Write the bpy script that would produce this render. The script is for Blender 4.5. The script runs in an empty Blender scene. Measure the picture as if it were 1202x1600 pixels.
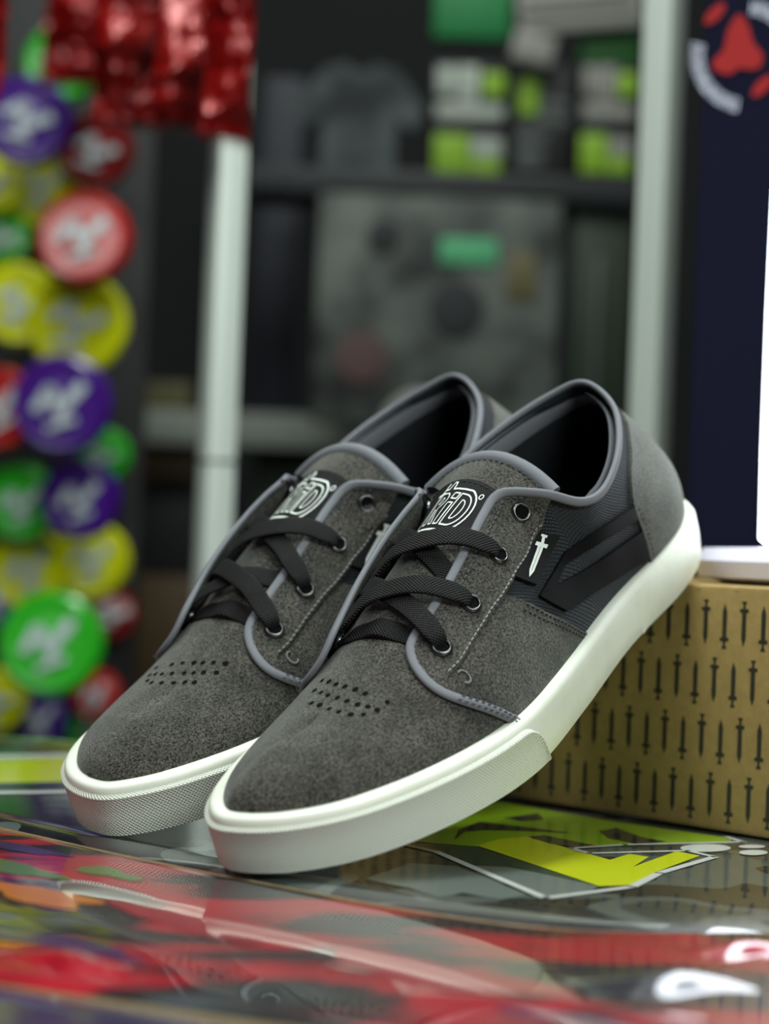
import bpy, bmesh, math, random
import numpy as np
from mathutils import Matrix, Vector
random.seed(7); RNG = np.random.RandomState(7)
scene = bpy.context.scene
col = scene.collection
# ------------------------------------------------------------------ camera, world, lights, exposure
FPX, CAM_H, CAM_D, CAM_P, CAM_R = 3466.46, 0.10939, 0.80, -0.016038, 0.039495
cd = bpy.data.cameras.new('camera'); cam = bpy.data.objects.new('camera', cd); col.objects.link(cam)
cd.sensor_fit = 'VERTICAL'; cd.sensor_height = 36.0; cd.lens = FPX / 1600.0 * 36.0
cd.clip_start = 0.02; cd.clip_end = 30
_fw = Vector((0, math.cos(CAM_P), -math.sin(CAM_P))); _up0 = Vector((0, math.sin(CAM_P), math.cos(CAM_P))); _rt0 = Vector((1, 0, 0))
_c, _s = math.cos(CAM_R), math.sin(CAM_R)
_rt = _rt0 * _c - _up0 * (-_s) ; _up = _up0 * _c - _rt0 * _s
_rt = _fw.cross(_up)
cam.matrix_world = Matrix(((_rt.x, _up.x, -_fw.x, 0), (_rt.y, _up.y, -_fw.y, -CAM_D), (_rt.z, _up.z, -_fw.z, CAM_H), (0, 0, 0, 1)))
cd.dof.use_dof = True; cd.dof.focus_distance = 0.805; cd.dof.aperture_fstop = 6.4
scene.camera = cam
world = bpy.data.worlds.new('world'); scene.world = world; world.use_nodes = True
bg = world.node_tree.nodes['Background']; bg.inputs[0].default_value = (0.80, 0.95, 0.90, 1); bg.inputs[1].default_value = 0.05
def area(name, loc, target, sx, sy, power, colr):
    l = bpy.data.lights.new(name, 'AREA'); l.shape = 'RECTANGLE'; l.size = sx; l.size_y = sy; l.energy = power; l.color = colr
    o = bpy.data.objects.new(name, l); col.objects.link(o); o.location = loc
    o.rotation_euler = (Vector(target) - Vector(loc)).to_track_quat('-Z', 'Y').to_euler()
    return o
area('ceiling_or_fill_light', (-0.10, 0.20, 1.95), (0, 0.15, 0), 1.5, 0.40, 42, (0.93, 1.0, 0.95))
area('ceiling_or_fill_light', (-0.75, -1.30, 1.60), (0.0, 0.05, 0.05), 1.3, 0.50, 15, (0.93, 1.0, 0.95))
area('ceiling_or_fill_light', (0.90, -1.35, 1.05), (0.05, 0.0, 0.05), 1.0, 0.50, 22, (0.93, 1.0, 0.95))  # fill added well below the ceiling, front right, to brighten the sole sides
area('ceiling_or_fill_light', (0.0, 1.2, 2.05), (0, 1.5, 0), 1.4, 0.35, 5, (0.92, 1.0, 0.95))
scene.view_settings.view_transform = 'Standard'; scene.view_settings.look = 'None'
scene.view_settings.gamma = 1.0; scene.view_settings.use_curve_mapping = False
scene.view_settings.exposure = 0.0
def at(px, py, Y):
    """world point at depth Y seen along the photograph's direction (px,py)"""
    X = px - 601.0; Z = 800.0 - py
    d = _rt * (X / FPX) + _up * (Z / FPX) + _fw
    t = (Y + CAM_D) / d.y
    return Vector((0, -CAM_D, CAM_H)) + d * t
def scale_at(Y): return (Y + CAM_D) / FPX      # metres per pixel at depth Y
# ------------------------------------------------------------------ materials
def srgb(r, g, b):
    f = lambda c: (c / 255 / 12.92) if c / 255 <= .04045 else ((c / 255 + .055) / 1.055) ** 2.4
    return (f(r), f(g), f(b), 1)
MATS = {}
def mat(name, c, rough=.6, metal=0., spec=.5, noise=None, bump=None, coat=0., coat_rough=.05, sheen=0., emit=None, trans=0.):
    """noise=(scale, second colour, detail, contrast-lo, contrast-hi) ; bump=(scale, strength, distance)"""
    m = bpy.data.materials.new(name); m.use_nodes = True; nt = m.node_tree; b = nt.nodes['Principled BSDF']
    b.inputs['Base Color'].default_value = c; b.inputs['Roughness'].default_value = rough; b.inputs['Metallic'].default_value = metal
    b.inputs['Specular IOR Level'].default_value = spec
    b.inputs['Coat Weight'].default_value = coat; b.inputs['Coat Roughness'].default_value = coat_rough
    b.inputs['Sheen Weight'].default_value = sheen
    b.inputs['Transmission Weight'].default_value = trans
    if emit: b.inputs['Emission Color'].default_value = emit[0]; b.inputs['Emission Strength'].default_value = emit[1]
    tc = nt.nodes.new('ShaderNodeTexCoord')
    if noise:
        n = nt.nodes.new('ShaderNodeTexNoise'); n.inputs['Scale'].default_value = noise[0]; n.inputs['Detail'].default_value = noise[2]
        n.inputs['Roughness'].default_value = .65
        r = nt.nodes.new('ShaderNodeValToRGB'); r.color_ramp.elements[0].position = noise[3]; r.color_ramp.elements[1].position = noise[4]
        r.color_ramp.elements[0].color = c; r.color_ramp.elements[1].color = noise[1]
        nt.links.new(tc.outputs['Object'], n.inputs['Vector']); nt.links.new(n.outputs['Fac'], r.inputs['Fac']); nt.links.new(r.outputs['Color'], b.inputs['Base Color'])
    if bump:
        n2 = nt.nodes.new('ShaderNodeTexNoise'); n2.inputs['Scale'].default_value = bump[0]; n2.inputs['Detail'].default_value = 3
        bp = nt.nodes.new('ShaderNodeBump'); bp.inputs['Strength'].default_value = bump[1]; bp.inputs['Distance'].default_value = bump[2]
        nt.links.new(tc.outputs['Object'], n2.inputs['Vector']); nt.links.new(n2.outputs['Fac'], bp.inputs['Height']); nt.links.new(bp.outputs['Normal'], b.inputs['Normal'])
    MATS[name] = m
    return m
def weave(m, su, sv, strength, dist, dark=.55, diag=False):
    """woven relief from two crossed wave textures in UV metres, also tinting the gaps"""
    nt = m.node_tree; b = nt.nodes['Principled BSDF']
    uv = nt.nodes.new('ShaderNodeUVMap'); mp = nt.nodes.new('ShaderNodeMapping'); nt.links.new(uv.outputs['UV'], mp.inputs['Vector'])
    if diag: mp.inputs['Rotation'].default_value = (0, 0, math.radians(45))
    ws = []
    for d, sc in (('X', su), ('Y', sv)):
        w = nt.nodes.new('ShaderNodeTexWave'); w.wave_type = 'BANDS'; w.bands_direction = d; w.wave_profile = 'SIN'
        w.inputs['Scale'].default_value = sc; w.inputs['Distortion'].default_value = 0.15; w.inputs['Detail'].default_value = 1
        nt.links.new(mp.outputs['Vector'], w.inputs['Vector']); ws.append(w)
    mx = nt.nodes.new('ShaderNodeMath'); mx.operation = 'MULTIPLY'
    nt.links.new(ws[0].outputs['Fac'], mx.inputs[0]); nt.links.new(ws[1].outputs['Fac'], mx.inputs[1])
    bp = nt.nodes.new('ShaderNodeBump'); bp.inputs['Strength'].default_value = strength; bp.inputs['Distance'].default_value = dist
    nt.links.new(mx.outputs[0], bp.inputs['Height']); nt.links.new(bp.outputs['Normal'], b.inputs['Normal'])
    c = tuple(b.inputs['Base Color'].default_value)
    r = nt.nodes.new('ShaderNodeValToRGB'); r.color_ramp.elements[0].color = (c[0] * dark, c[1] * dark, c[2] * dark, 1); r.color_ramp.elements[1].color = c
    r.color_ramp.elements[0].position = .1; r.color_ramp.elements[1].position = .6
    nt.links.new(mx.outputs[0], r.inputs['Fac']); nt.links.new(r.outputs['Color'], b.inputs['Base Color'])
    return m
def suede_mat():
    m = bpy.data.materials.new('suede'); m.use_nodes = True; nt = m.node_tree; b = nt.nodes['Principled BSDF']
    b.inputs['Roughness'].default_value = .95; b.inputs['Specular IOR Level'].default_value = .15
    b.inputs['Sheen Weight'].default_value = .38; b.inputs['Sheen Roughness'].default_value = .45; b.inputs['Sheen Tint'].default_value = (.75, .80, .76, 1)
    tc = nt.nodes.new('ShaderNodeTexCoord')
    def nz(scale, det, rg=.6):
        n = nt.nodes.new('ShaderNodeTexNoise'); n.inputs['Scale'].default_value = scale; n.inputs['Detail'].default_value = det; n.inputs['Roughness'].default_value = rg
        nt.links.new(tc.outputs['Object'], n.inputs['Vector']); return n
    fine = nz(1150, 3, .7); mid = nz(62, 4, .6)
    r1 = nt.nodes.new('ShaderNodeValToRGB'); r1.color_ramp.elements[0].position = .36; r1.color_ramp.elements[1].position = .68
    r1.color_ramp.elements[0].color = srgb(17, 17, 17); r1.color_ramp.elements[1].color = srgb(100, 98, 92)
    nt.links.new(fine.outputs['Fac'], r1.inputs['Fac'])
    r2 = nt.nodes.new('ShaderNodeValToRGB'); r2.color_ramp.elements[0].position = .32; r2.color_ramp.elements[1].position = .72
    r2.color_ramp.elements[0].color = (.60, .60, .60, 1); r2.color_ramp.elements[1].color = (1.30, 1.30, 1.28, 1)
    nt.links.new(mid.outputs['Fac'], r2.inputs['Fac'])
    mx = nt.nodes.new('ShaderNodeMixRGB'); mx.blend_type = 'MULTIPLY'; mx.inputs['Fac'].default_value = 1
    nt.links.new(r1.outputs['Color'], mx.inputs[1]); nt.links.new(r2.outputs['Color'], mx.inputs[2]); nt.links.new(mx.outputs['Color'], b.inputs['Base Color'])
    bp = nt.nodes.new('ShaderNodeBump'); bp.inputs['Strength'].default_value = .55; bp.inputs['Distance'].default_value = .0006
    nt.links.new(fine.outputs['Fac'], bp.inputs['Height']); nt.links.new(bp.outputs['Normal'], b.inputs['Normal'])
    MATS['suede'] = m; return m
suede_mat()
weave(mat('mesh_fabric', srgb(76, 83, 90), .75, spec=.3), 240, 240, 1.0, .0008, .22, diag=True)
weave(mat('lace', srgb(19, 20, 21), .65, spec=.3), 330, 330, 1.0, .0009, .25, diag=True)
weave(mat('binding', srgb(126, 129, 136), .7, spec=.3), 1400, 500, .35, .0002, .8)
weave(mat('label_cloth', srgb(16, 17, 20), .75, spec=.25), 1500, 1500, .4, .0002, .6)
mat('lining', srgb(34, 37, 41), .85, spec=.2, bump=(900, .4, .0003))
mat('insole', srgb(22, 23, 25), .9, spec=.1)
mat('rubber', srgb(228, 233, 220), .48, spec=.45, noise=(40, srgb(214, 219, 203), 4, .45, .8), bump=(700, .05, .0003))
mat('rubber_bumper', srgb(226, 231, 219), .5, spec=.4); weave(MATS['rubber_bumper'], 300, 300, .9, .0005, .90, diag=True)
mat('outsole', srgb(205, 210, 196), .6)
mat('eyelet_metal', srgb(96, 98, 98), .28, metal=1.0)
mat('dark_hole', srgb(8, 8, 9), .9, spec=.1)
mat('stripe_black', srgb(8, 8, 9), .75, spec=.15, bump=(500, .08, .0003))
mat('print_white', srgb(226, 234, 228), .6)
mat('thread_light', srgb(122, 124, 122), .7)
mat('thread_dark', srgb(30, 32, 35), .7)
mat('thread_blue', srgb(72, 76, 84), .7)
mat('cardboard', srgb(158, 134, 84), .85, spec=.2, noise=(240, srgb(142, 119, 72), 5, .35, .75))
mat('box_print', srgb(40, 38, 26), .8)
# ---- CORE (pure numpy) ----

LAT=[(0.000,0.008),(0.006,-0.014),(0.025,-0.034),(0.06,-0.048),(0.10,-0.053),(0.15,-0.047),(0.20,-0.040),(0.25,-0.039),(0.28,-0.031),(0.295,-0.016),(0.300,0)]
MED=[(0.295,0.016),(0.28,0.030),(0.25,0.037),(0.20,0.037),(0.15,0.042),(0.10,0.050),(0.06,0.048),(0.025,0.036),(0.006,0.022)]
ML,MS=0.8936,0.90
FLEX,XF=0.1555,0.1096
SOLE_T=0.0215
def cr_closed(pts,n):
    pts=np.array(pts,float);N=len(pts);out=[]
    t=np.linspace(0,1,n,endpoint=False)[:,None]
    for i in range(N):
        p0,p1,p2,p3=pts[i-1],pts[i],pts[(i+1)%N],pts[(i+2)%N]
        out.append(.5*((2*p1)+(-p0+p2)*t+(2*p0-5*p1+4*p2-p3)*t**2+(-p0+3*p1-3*p2+p3)*t**3))
    return np.concatenate(out)
def cr_open(pts,n):
    """n samples per span, open Catmull-Rom"""
    pts=np.array(pts,float)
    P=np.concatenate([[2*pts[0]-pts[1]],pts,[2*pts[-1]-pts[-2]]]);out=[]
    t=np.linspace(0,1,n,endpoint=False)[:,None]
    for i in range(len(pts)-1):
        p0,p1,p2,p3=P[i:i+4]
        out.append(.5*((2*p1)+(-p0+p2)*t+(2*p0-5*p1+4*p2-p3)*t**2+(-p0+3*p1-3*p2+p3)*t**3))
    out.append(pts[-1:]);return np.concatenate(out)
def resample(poly,n,closed=False):
    p=np.array(poly,float)
    if closed:p=np.concatenate([p,p[:1]])
    d=np.r_[0,np.cumsum(np.linalg.norm(np.diff(p,axis=0),axis=1))]
    t=np.linspace(0,d[-1],n+1)[:-1] if closed else np.linspace(0,d[-1],n)
    return np.stack([np.interp(t,d,p[:,k]) for k in range(p.shape[1])],1)
OUT=cr_closed([(x,y*(ML if y<0 else MS)) for x,y in LAT+MED],16)   # starts at toe tip, runs down lateral (-y), back along medial
def inset(o,d):
    t=np.roll(o,-1,0)-np.roll(o,1,0);n=np.c_[t[:,1],-t[:,0]];n/=np.linalg.norm(n,axis=1)[:,None]
    if (n*(o-o.mean(0))).sum()<0:n=-n
    return o-n*d,n
def bend(P):
    P=np.array(P,float);w=.02;d=XF-P[...,0]
    sp=w*np.log1p(np.exp(np.clip(d/w,-50,50)))
    P[...,2]+=math.sin(FLEX)*sp;P[...,0]+=(1-math.cos(FLEX))*sp
    return P
INS,_n=inset(OUT,0.0050)
def outline_at(x,side,o=None):
    o=INS if o is None else o
    k=o[:,0].argmin();m=o[:,0].argmax()
    seg=o[k:m+1] if k<m else np.concatenate([o[k:],o[:m+1]])
    rest=np.concatenate([o[m:],o[:k+1]]) if k<m else o[m:k+1]
    lat,med=(seg,rest[::-1])
    s=lat if side<0 else med
    return np.interp(x,s[:,0],s[:,1])
def soletop(x): return SOLE_T+0.0015*np.clip((np.asarray(x)-.2)/.1,0,1)
# stations: xb, T(x,w,z), P1 up, P1 out, c2, d2
ST=[(None,(.046,0,.0370),.013,.001,.55,.000),
    (.0090,(.047,0,.0372),.013,.001,.55,.000),
    (.0220,(.052,0,.0383),.012,.001,.56,.000),
    (.0450,(.062,0,.0412),.011,.001,.55,.000),
    (.0700,(.077,0,.0470),.012,.001,.52,.000),
    (.0950,(.096,0,.0565),.016,.001,.52,.000),
    (.1150,(.114,0,.0660),.022,.001,.52,.001),
    (.1350,(.132,0,.0745),.027,.001,.52,.001),
    (.1540,(.149,.000,.0810),.029,.001,.54,.002),
    (.1700,(.163,.010,.0840),.028,.001,.45,.008),
    (.1840,(.173,.0270,.0790),.024,.001,.25,.014),
    (.1990,(.1852,.0340,.0695),.019,.001,.15,.016),
    (.2160,(.1998,.0355,.0675),.018,.001,.15,.018),
    (.2380,(.2198,.0325,.0732),.021,.004,.20,.022),
    (.2650,(.2425,.0220,.0795),.024,.005,.30,.024),
    (.2860,(.2544,.0110,.0838),.026,.006,.52,.025),
    (None,(.2585,0,.0872),.026,.006,.62,.026)]
NS=len(ST)-1
def _stations():
    C=[]
    tip=INS[INS[:,0].argmin()];heel=INS[INS[:,0].argmax()]
    def mk(i,side):
        xb,T,up,ou,c2,d2=ST[i]
        if i==0:b=np.array([tip[0],tip[1]]);nn=np.array([-1.,0])
        elif i==NS:b=np.array([heel[0],heel[1]]);nn=np.array([1.,0])
        else:
            b=np.array([xb,outline_at(xb,side)])
            k=((INS-b)**2).sum(1).argmin();nn=_n[k]
        yr=.006*max(0,1-T[0]/.11)
        zb=float(soletop(b[0]))-.004
        B=np.array([b[0],b[1],zb]);Tt=np.array([T[0],yr+side*T[1],T[2]])
        P1=B+np.array([nn[0]*ou,nn[1]*ou,up])
        if side>0 and i<10:
            kk=[.85,.85,.85,.85,.85,.85,.86,.90,.94,.98][i];c2*=kk;up*=(.33+.67*kk) if kk<.9 else kk;P1=B+np.array([nn[0]*ou,nn[1]*ou,up])
        P2=Tt+np.array([(B[0]-Tt[0])*c2,(B[1]-Tt[1])*c2,-d2])
        return np.concatenate([B,P1,P2,Tt])
    for i in range(NS+1):C.append(mk(i,-1))
    for i in range(NS-1,0,-1):C.append(mk(i,1))
    return np.array(C)
STC=_stations();NL=len(STC)   # closed loop, 2*NS
def L2(s,v,off=0.0):
    """s: station coordinate (0 toe .. NS heel lateral .. 2NS toe); v 0..1; returns bent local pts"""
    s=np.asarray(s,float);v=np.asarray(v,float);s,v=np.broadcast_arrays(s,v)
    def ev(s,v):
        i=np.floor(s).astype(int);t=(s-i)[...,None]
        p0,p1,p2,p3=[STC[(i+k)%NL] for k in (-1,0,1,2)]
        c=.5*((2*p1)+(-p0+p2)*t+(2*p0-5*p1+4*p2-p3)*t**2+(-p0+3*p1-3*p2+p3)*t**3)
        B,P1,P2,T=c[...,0:3],c[...,3:6],c[...,6:9],c[...,9:12]
        V=v[...,None];U=1-V
        return bend(U**3*B+3*U*U*V*P1+3*U*V*V*P2+V**3*T)
    P=ev(s,v)
    off=np.asarray(off,float)
    if np.any(off!=0):
        e=1e-3
        vs=np.clip(v,e,1-e)
        a=ev(s+e,vs)-ev(s-e,vs);b=ev(s,vs+e)-ev(s,vs-e)
        n=np.cross(a,b);ln=np.linalg.norm(n,axis=-1,keepdims=True)
        n=n/np.maximum(ln,1e-12)
        P=P+n*np.broadcast_to(off,s.shape)[...,None]
    return P
# ---- END CORE ----
# ------------------------------------------------------------------ mesh helpers
def mkobj(name, verts, faces, m, parent=None, uvs=None, sharp=40, smooth=True):
    me = bpy.data.meshes.new(name); me.from_pydata([tuple(map(float, p)) for p in verts], [], faces)
    if uvs is not None:
        ul = me.uv_layers.new(name='UVMap'); li = np.zeros(len(me.loops), dtype=np.int32); me.loops.foreach_get('vertex_index', li)
        ul.data.foreach_set('uv', np.asarray(uvs, dtype=np.float32)[li].ravel())
    if smooth:
        me.polygons.foreach_set('use_smooth', [True] * len(me.polygons))
        me.set_sharp_from_angle(angle=math.radians(sharp))
    me.materials.append(MATS[m] if isinstance(m, str) else m); me.update()
    o = bpy.data.objects.new(name, me); col.objects.link(o)
    if parent: o.parent = parent
    return o
def tag(o, label=None, cat=None, group=None, kind=None):
    if label: o['label'] = label
    if cat: o['category'] = cat
    if group: o['group'] = group
    if kind: o['kind'] = kind
    return o
def thing(name, label, cat, loc=(0, 0, 0), group=None):
    o = bpy.data.objects.new(name, None); col.objects.link(o); o.location = loc; o.empty_display_size = .02
    return tag(o, label, cat, group)
class MB:
    """collects shapes into one mesh"""
    def __init__(s): s.v = []; s.f = []
    def add(s, verts, faces):
        k = len(s.v); s.v += [tuple(map(float, p)) for p in verts]; s.f += [tuple(i + k for i in f) for f in faces]; return s
    def box(s, c, d, R=None):
        c = Vector(c); P = []
        for x in (-.5, .5):
            for y in (-.5, .5):
                for z in (-.5, .5):
                    q = Vector((x * d[0], y * d[1], z * d[2]))
                    if R is not None: q = R @ q
                    P.append(c + q)
        return s.add(P, [(0, 1, 3, 2), (4, 6, 7, 5), (0, 4, 5, 1), (2, 3, 7, 6), (0, 2, 6, 4), (1, 5, 7, 3)])
    def bbox(s, c, d, b=.002, R=None):
        """box with chamfered edges"""
        bm = bmesh.new(); bmesh.ops.create_cube(bm, size=1)
        for w in bm.verts: w.co = Vector((w.co.x * d[0], w.co.y * d[1], w.co.z * d[2]))
        bmesh.ops.bevel(bm, geom=bm.edges[:], offset=b, segments=2, profile=.5, affect='EDGES')
        bm.verts.index_update()
        c = Vector(c)
        s.add([c + (R @ w.co if R is not None else w.co) for w in bm.verts], [tuple(w.index for w in f.verts) for f in bm.faces]); bm.free(); return s
    def prism(s, poly, o, ux, uy, n, th):
        """extruded polygon: poly 2D in axes ux,uy at origin o, thickness th along n"""
        o, ux, uy, n = Vector(o), Vector(ux), Vector(uy), Vector(n); k = len(poly)
        a = [o + ux * p[0] + uy * p[1] for p in poly]; b = [p + n * th for p in a]
        return s.add(a + b, [tuple(range(k - 1, -1, -1)), tuple(range(k, 2 * k))] + [(i, (i + 1) % k, k + (i + 1) % k, k + i) for i in range(k)])
    def lathe(s, prof, c, axis=(0, 0, 1), n=28):
        ax = Vector(axis).normalized(); u = ax.orthogonal().normalized(); w = ax.cross(u); c = Vector(c); P = []
        for r, h in prof:
            for k in range(n):
                a = 2 * math.pi * k / n; P.append(c + ax * h + (u * math.cos(a) + w * math.sin(a)) * r)
        F = []
        for i in range(len(prof) - 1):
            for k in range(n): F.append((i * n + k, i * n + (k + 1) % n, (i + 1) * n + (k + 1) % n, (i + 1) * n + k))
        F.append(tuple(range(n - 1, -1, -1))); F.append(tuple((len(prof) - 1) * n + k for k in range(n)))
        return s.add(P, F)
    def build(s, name, m, parent=None, sharp=40, smooth=True): return mkobj(name, s.v, s.f, m, parent, sharp=sharp, smooth=smooth)
# ------------------------------------------------------------------ shoe builder
VIS_STITCH = [(4.50, .47), (4.67, .522), (4.978, .513), (5.515, .517), (6.353, .509), (6.779, .496), (7.464, .496), (8.254, .515), (9.379, .642), (10.162, .951)]
EDGE_IN = [(4.383, .50), (4.384, .593), (4.503, .696), (4.709, .767), (4.889, .788), (5.405, .781), (5.938, .773), (6.513, .765), (7.304, .768), (7.741, .773), (8.451, .821), (9.174, .94), (9.65, .985), (10.2, 1.0)]
TRIM = [(5.50, -.02), (5.39, .025), (5.166, .098), (4.87, .222), (4.623, .335), (4.468, .425), (4.383, .50)]
SIDETOP = [(9.35, 0.0), (9.122, .037), (8.39, .147), (7.719, .269), (7.253, .40), (6.93, .497)]
COUNTER = [(12.76, 0.0), (12.72, .095), (12.70, .232), (12.739, .42), (12.815, .602), (13.155, .749), (13.767, .807), (14.437, .83), (15.2, .84), (16.0, .845)]
EYE = [(9.032, .726), (7.514, .612), (6.186, .618), (5.028, .633)]
STU_O = [(7.742, .35), (8.056, .356), (8.402, .367), (8.783, .384), (9.193, .416), (9.631, .475), (10.081, .529), (10.556, .609), (10.983, .683), (11.379, .719), (11.778, .724), (12.147, .701), (12.466, .66), (12.764, .61)]
STU_I = [(8.45, .323), (8.731, .342), (9.026, .367), (9.367, .40), (9.782, .433), (10.173, .471), (10.584, .528), (10.96, .579), (11.308, .604), (11.653, .609), (11.974, .594), (12.254, .567), (12.501, .533), (12.737, .495)]
STL_T = [(7.776, .348), (8.106, .335), (8.479, .326), (8.894, .319), (9.347, .325), (9.82, .345), (10.277, .371), (10.732, .413), (11.138, .444), (11.53, .454), (11.888, .445), (12.195, .426), (12.458, .402), (12.707, .374)]
STL_B = [(7.749, .344), (7.923, .299), (8.129, .255), (8.376, .21), (8.807, .196), (9.301, .195), (9.831, .203), (10.344, .21), (10.841, .219), (11.292, .213), (11.716, .193), (12.078, .168), (12.383, .145), (12.667, .121)]
TAGT = np.array([[(9.114, 0.595), (8.703, 0.549), (8.337, 0.525), (8.005, 0.51), (7.703, 0.502), (7.424, 0.499)], [(9.319, 0.59), (8.873, 0.529), (8.488, 0.499), (8.138, 0.481), (7.822, 0.47), (7.532, 0.464)], [(9.531, 0.59), (9.062, 0.511), (8.658, 0.474), (8.289, 0.452), (7.956, 0.438), (7.654, 0.429)], [(9.731, 0.591), (9.277, 0.5), (8.847, 0.451), (8.46, 0.424), (8.109, 0.407), (7.791, 0.395)]])
PERF = [(28.061, .759), (28.203, .843), (28.355, .926), (3.547, .99), (3.56, .909), (3.57, .83), (28.347, .761), (28.546, .849), (28.727, .93), (3.159, .98), (3.191, .895), (3.25, .814), (3.339, .748), (3.659, .68), (28.90, .84), (29.119, .928), (2.705, .966), (2.81, .877), (2.949, .788), (3.139, .724), (3.398, .685)]
def path_sv(pts, n): return resample(cr_open(pts, 12), n)
def normal_at(s, v):
    a = L2(s, v, 0.); b = L2(s, v, .001); n = b - a
    return n / np.maximum(np.linalg.norm(n, axis=-1, keepdims=True), 1e-12)
class Shoe:
    def __init__(self, root, mirror, over):
        self.root = root; self.m = mirror; self.over = over
    def mk(self, name, P, faces, m, parent=None, uvs=None, sharp=40, smooth=True):
        P = np.array(P, float)
        if self.m: P = P * np.array([1, -1, 1]); faces = [tuple(reversed(f)) for f in faces]
        return mkobj(name, P, faces, m, parent or self.root, uvs, sharp, smooth)
    def grid(self, name, P, m, parent=None, wrap=False, flip=False, sharp=40):
        P = np.array(P, float); nu, nv = P.shape[:2]
        du = np.r_[0, np.cumsum(np.linalg.norm(np.diff(P.mean(1), axis=0), axis=1))] if nu > 1 else [0]
        dv = np.r_[0, np.cumsum(np.linalg.norm(np.diff(P, axis=1), axis=2).mean(0))]
        uv = np.stack(np.meshgrid(du, dv, indexing='ij'), -1).reshape(-1, 2)
        F = []
        for i in range(nu if wrap else nu - 1):
            j2 = (i + 1) % nu
            for j in range(nv - 1):
                f = (i * nv + j, i * nv + j + 1, j2 * nv + j + 1, j2 * nv + j)
                F.append(f if flip else f[::-1])
        return self.mk(name, P.reshape(-1, 3), F, m, parent, uv, sharp)
    def patch(self, name, S, V, off, m, parent=None, th=.0016, sharp=50):
        """raised panel over the last: S,V grids; a skirt drops from the rim"""
        S = np.pad(S, 1, mode='edge'); V = np.pad(V, 1, mode='edge')
        O = np.pad(np.broadcast_to(np.asarray(off, float), (S.shape[0] - 2, S.shape[1] - 2)), 1, mode='edge').copy()
        O[0, :] -= th; O[-1, :] -= th; O[1:-1, 0] -= th; O[1:-1, -1] -= th
        P = L2(S, V, O)
        d = P[2, 2] - P[1, 1]
        a = L2(S[1:-1, 1:-1], V[1:-1, 1:-1], O[1:-1, 1:-1]); mi, mj = a.shape[0] // 2, a.shape[1] // 2
        n = np.cross(a[mi + 1, mj] - a[mi, mj], a[mi, mj + 1] - a[mi, mj]); n2 = normal_at(S[mi + 1, mj + 1], V[mi + 1, mj + 1])
        return self.grid(name, P, m, parent, flip=(n @ n2) < 0, sharp=sharp)
    def edge(self, side):
        """inner eyestay edge (s,v) and its lift: the side away from the photographer splays open"""
        if side == (-1 if not self.m else 1): return EDGE_IN, [0.] * len(EDGE_IN)
        dv = [0, 0, -.02, -.05, -.06, -.06, -.06, -.06, -.06, -.06, -.05, -.02, 0, 0]; lf = [0, .0005, .002, .004, .005, .006, .007, .0075, .008, .008, .007, .004, .001, 0]
        return [(s, v + d) for (s, v), d in zip(EDGE_IN, dv)], lf
    def ruled(self, name, A, B, nu, nv, off, m, side, parent=None, th=.0016, lift=None, straight=False):
        a = resample(A, nu) if straight else path_sv(A, nu); b = resample(B, nu) if straight else path_sv(B, nu)
        if straight:
            q = np.linspace(0, len(A) - 1, nu); k = np.arange(len(A)); A_, B_ = np.array(A), np.array(B)
            a = np.c_[np.interp(q, k, A_[:, 0]), np.interp(q, k, A_[:, 1])]; b = np.c_[np.interp(q, k, B_[:, 0]), np.interp(q, k, B_[:, 1])]
        if lift is not None:
            lf = path_sv([(s_, v_, l_) for (s_, v_), l_ in zip(A, lift)], nu)[:, 2]
            off = off + lf[:, None] * (1 - np.linspace(0, 1, nv))[None] ** 1.3
        t = np.linspace(0, 1, nv)[None, :, None]
        g = a[:, None] * (1 - t) + b[:, None] * t
        S = g[..., 0]; S = S if side < 0 else NL - S
        return self.patch(name, S, g[..., 1], off, m, parent, th)
    def sweep(self, name, P, N, w, h, m, parent=None, seg=12, power=2.0, ends=True, taper=None):
        P = np.array(P, float); N = np.array(N, float)
        T = np.gradient(P, axis=0); T /= np.linalg.norm(T, axis=1, keepdims=True)
        Bn = np.cross(T, N); Bn /= np.linalg.norm(Bn, axis=1, keepdims=True); N = np.cross(Bn, T)
        a = np.linspace(0, 2 * np.pi, seg, endpoint=False)
        ca, sa = np.cos(a), np.sin(a); ca = np.sign(ca) * abs(ca) ** (2 / power); sa = np.sign(sa) * abs(sa) ** (2 / power)
        W = np.broadcast_to(np.asarray(w, float), (len(P),)); Hh = np.broadcast_to(np.asarray(h, float), (len(P),))
        R = P[:, None] + Bn[:, None] * (ca[None, :, None] * W[:, None, None]) + N[:, None] * (sa[None, :, None] * Hh[:, None, None])
        n = len(P); F = []
        for i in range(n - 1):
            for k in range(seg): F.append((i * seg + k, i * seg + (k + 1) % seg, (i + 1) * seg + (k + 1) % seg, (i + 1) * seg + k))
        F.append(tuple(range(seg - 1, -1, -1))); F.append(tuple((n - 1) * seg + k for k in range(seg)))
        d = np.r_[0, np.cumsum(np.linalg.norm(np.diff(P, axis=0), axis=1))]
        uv = np.stack(np.broadcast_arrays(d[:, None], (ca[None] * W[:, None])), -1).reshape(-1, 2)
        return self.mk(name, R.reshape(-1, 3), F, m, parent, uv, 60)
    def stitches(self, path, off, m, side, pitch=.0026, ln=.0017, r=.00032, n=200, mb=None):
        sv = path_sv(path, n); s = sv[:, 0] if side < 0 else NL - sv[:, 0]
        P = L2(s, sv[:, 1], off); N = normal_at(s, sv[:, 1])
        self._stitch(P, N, pitch, ln, r, mb)
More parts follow.
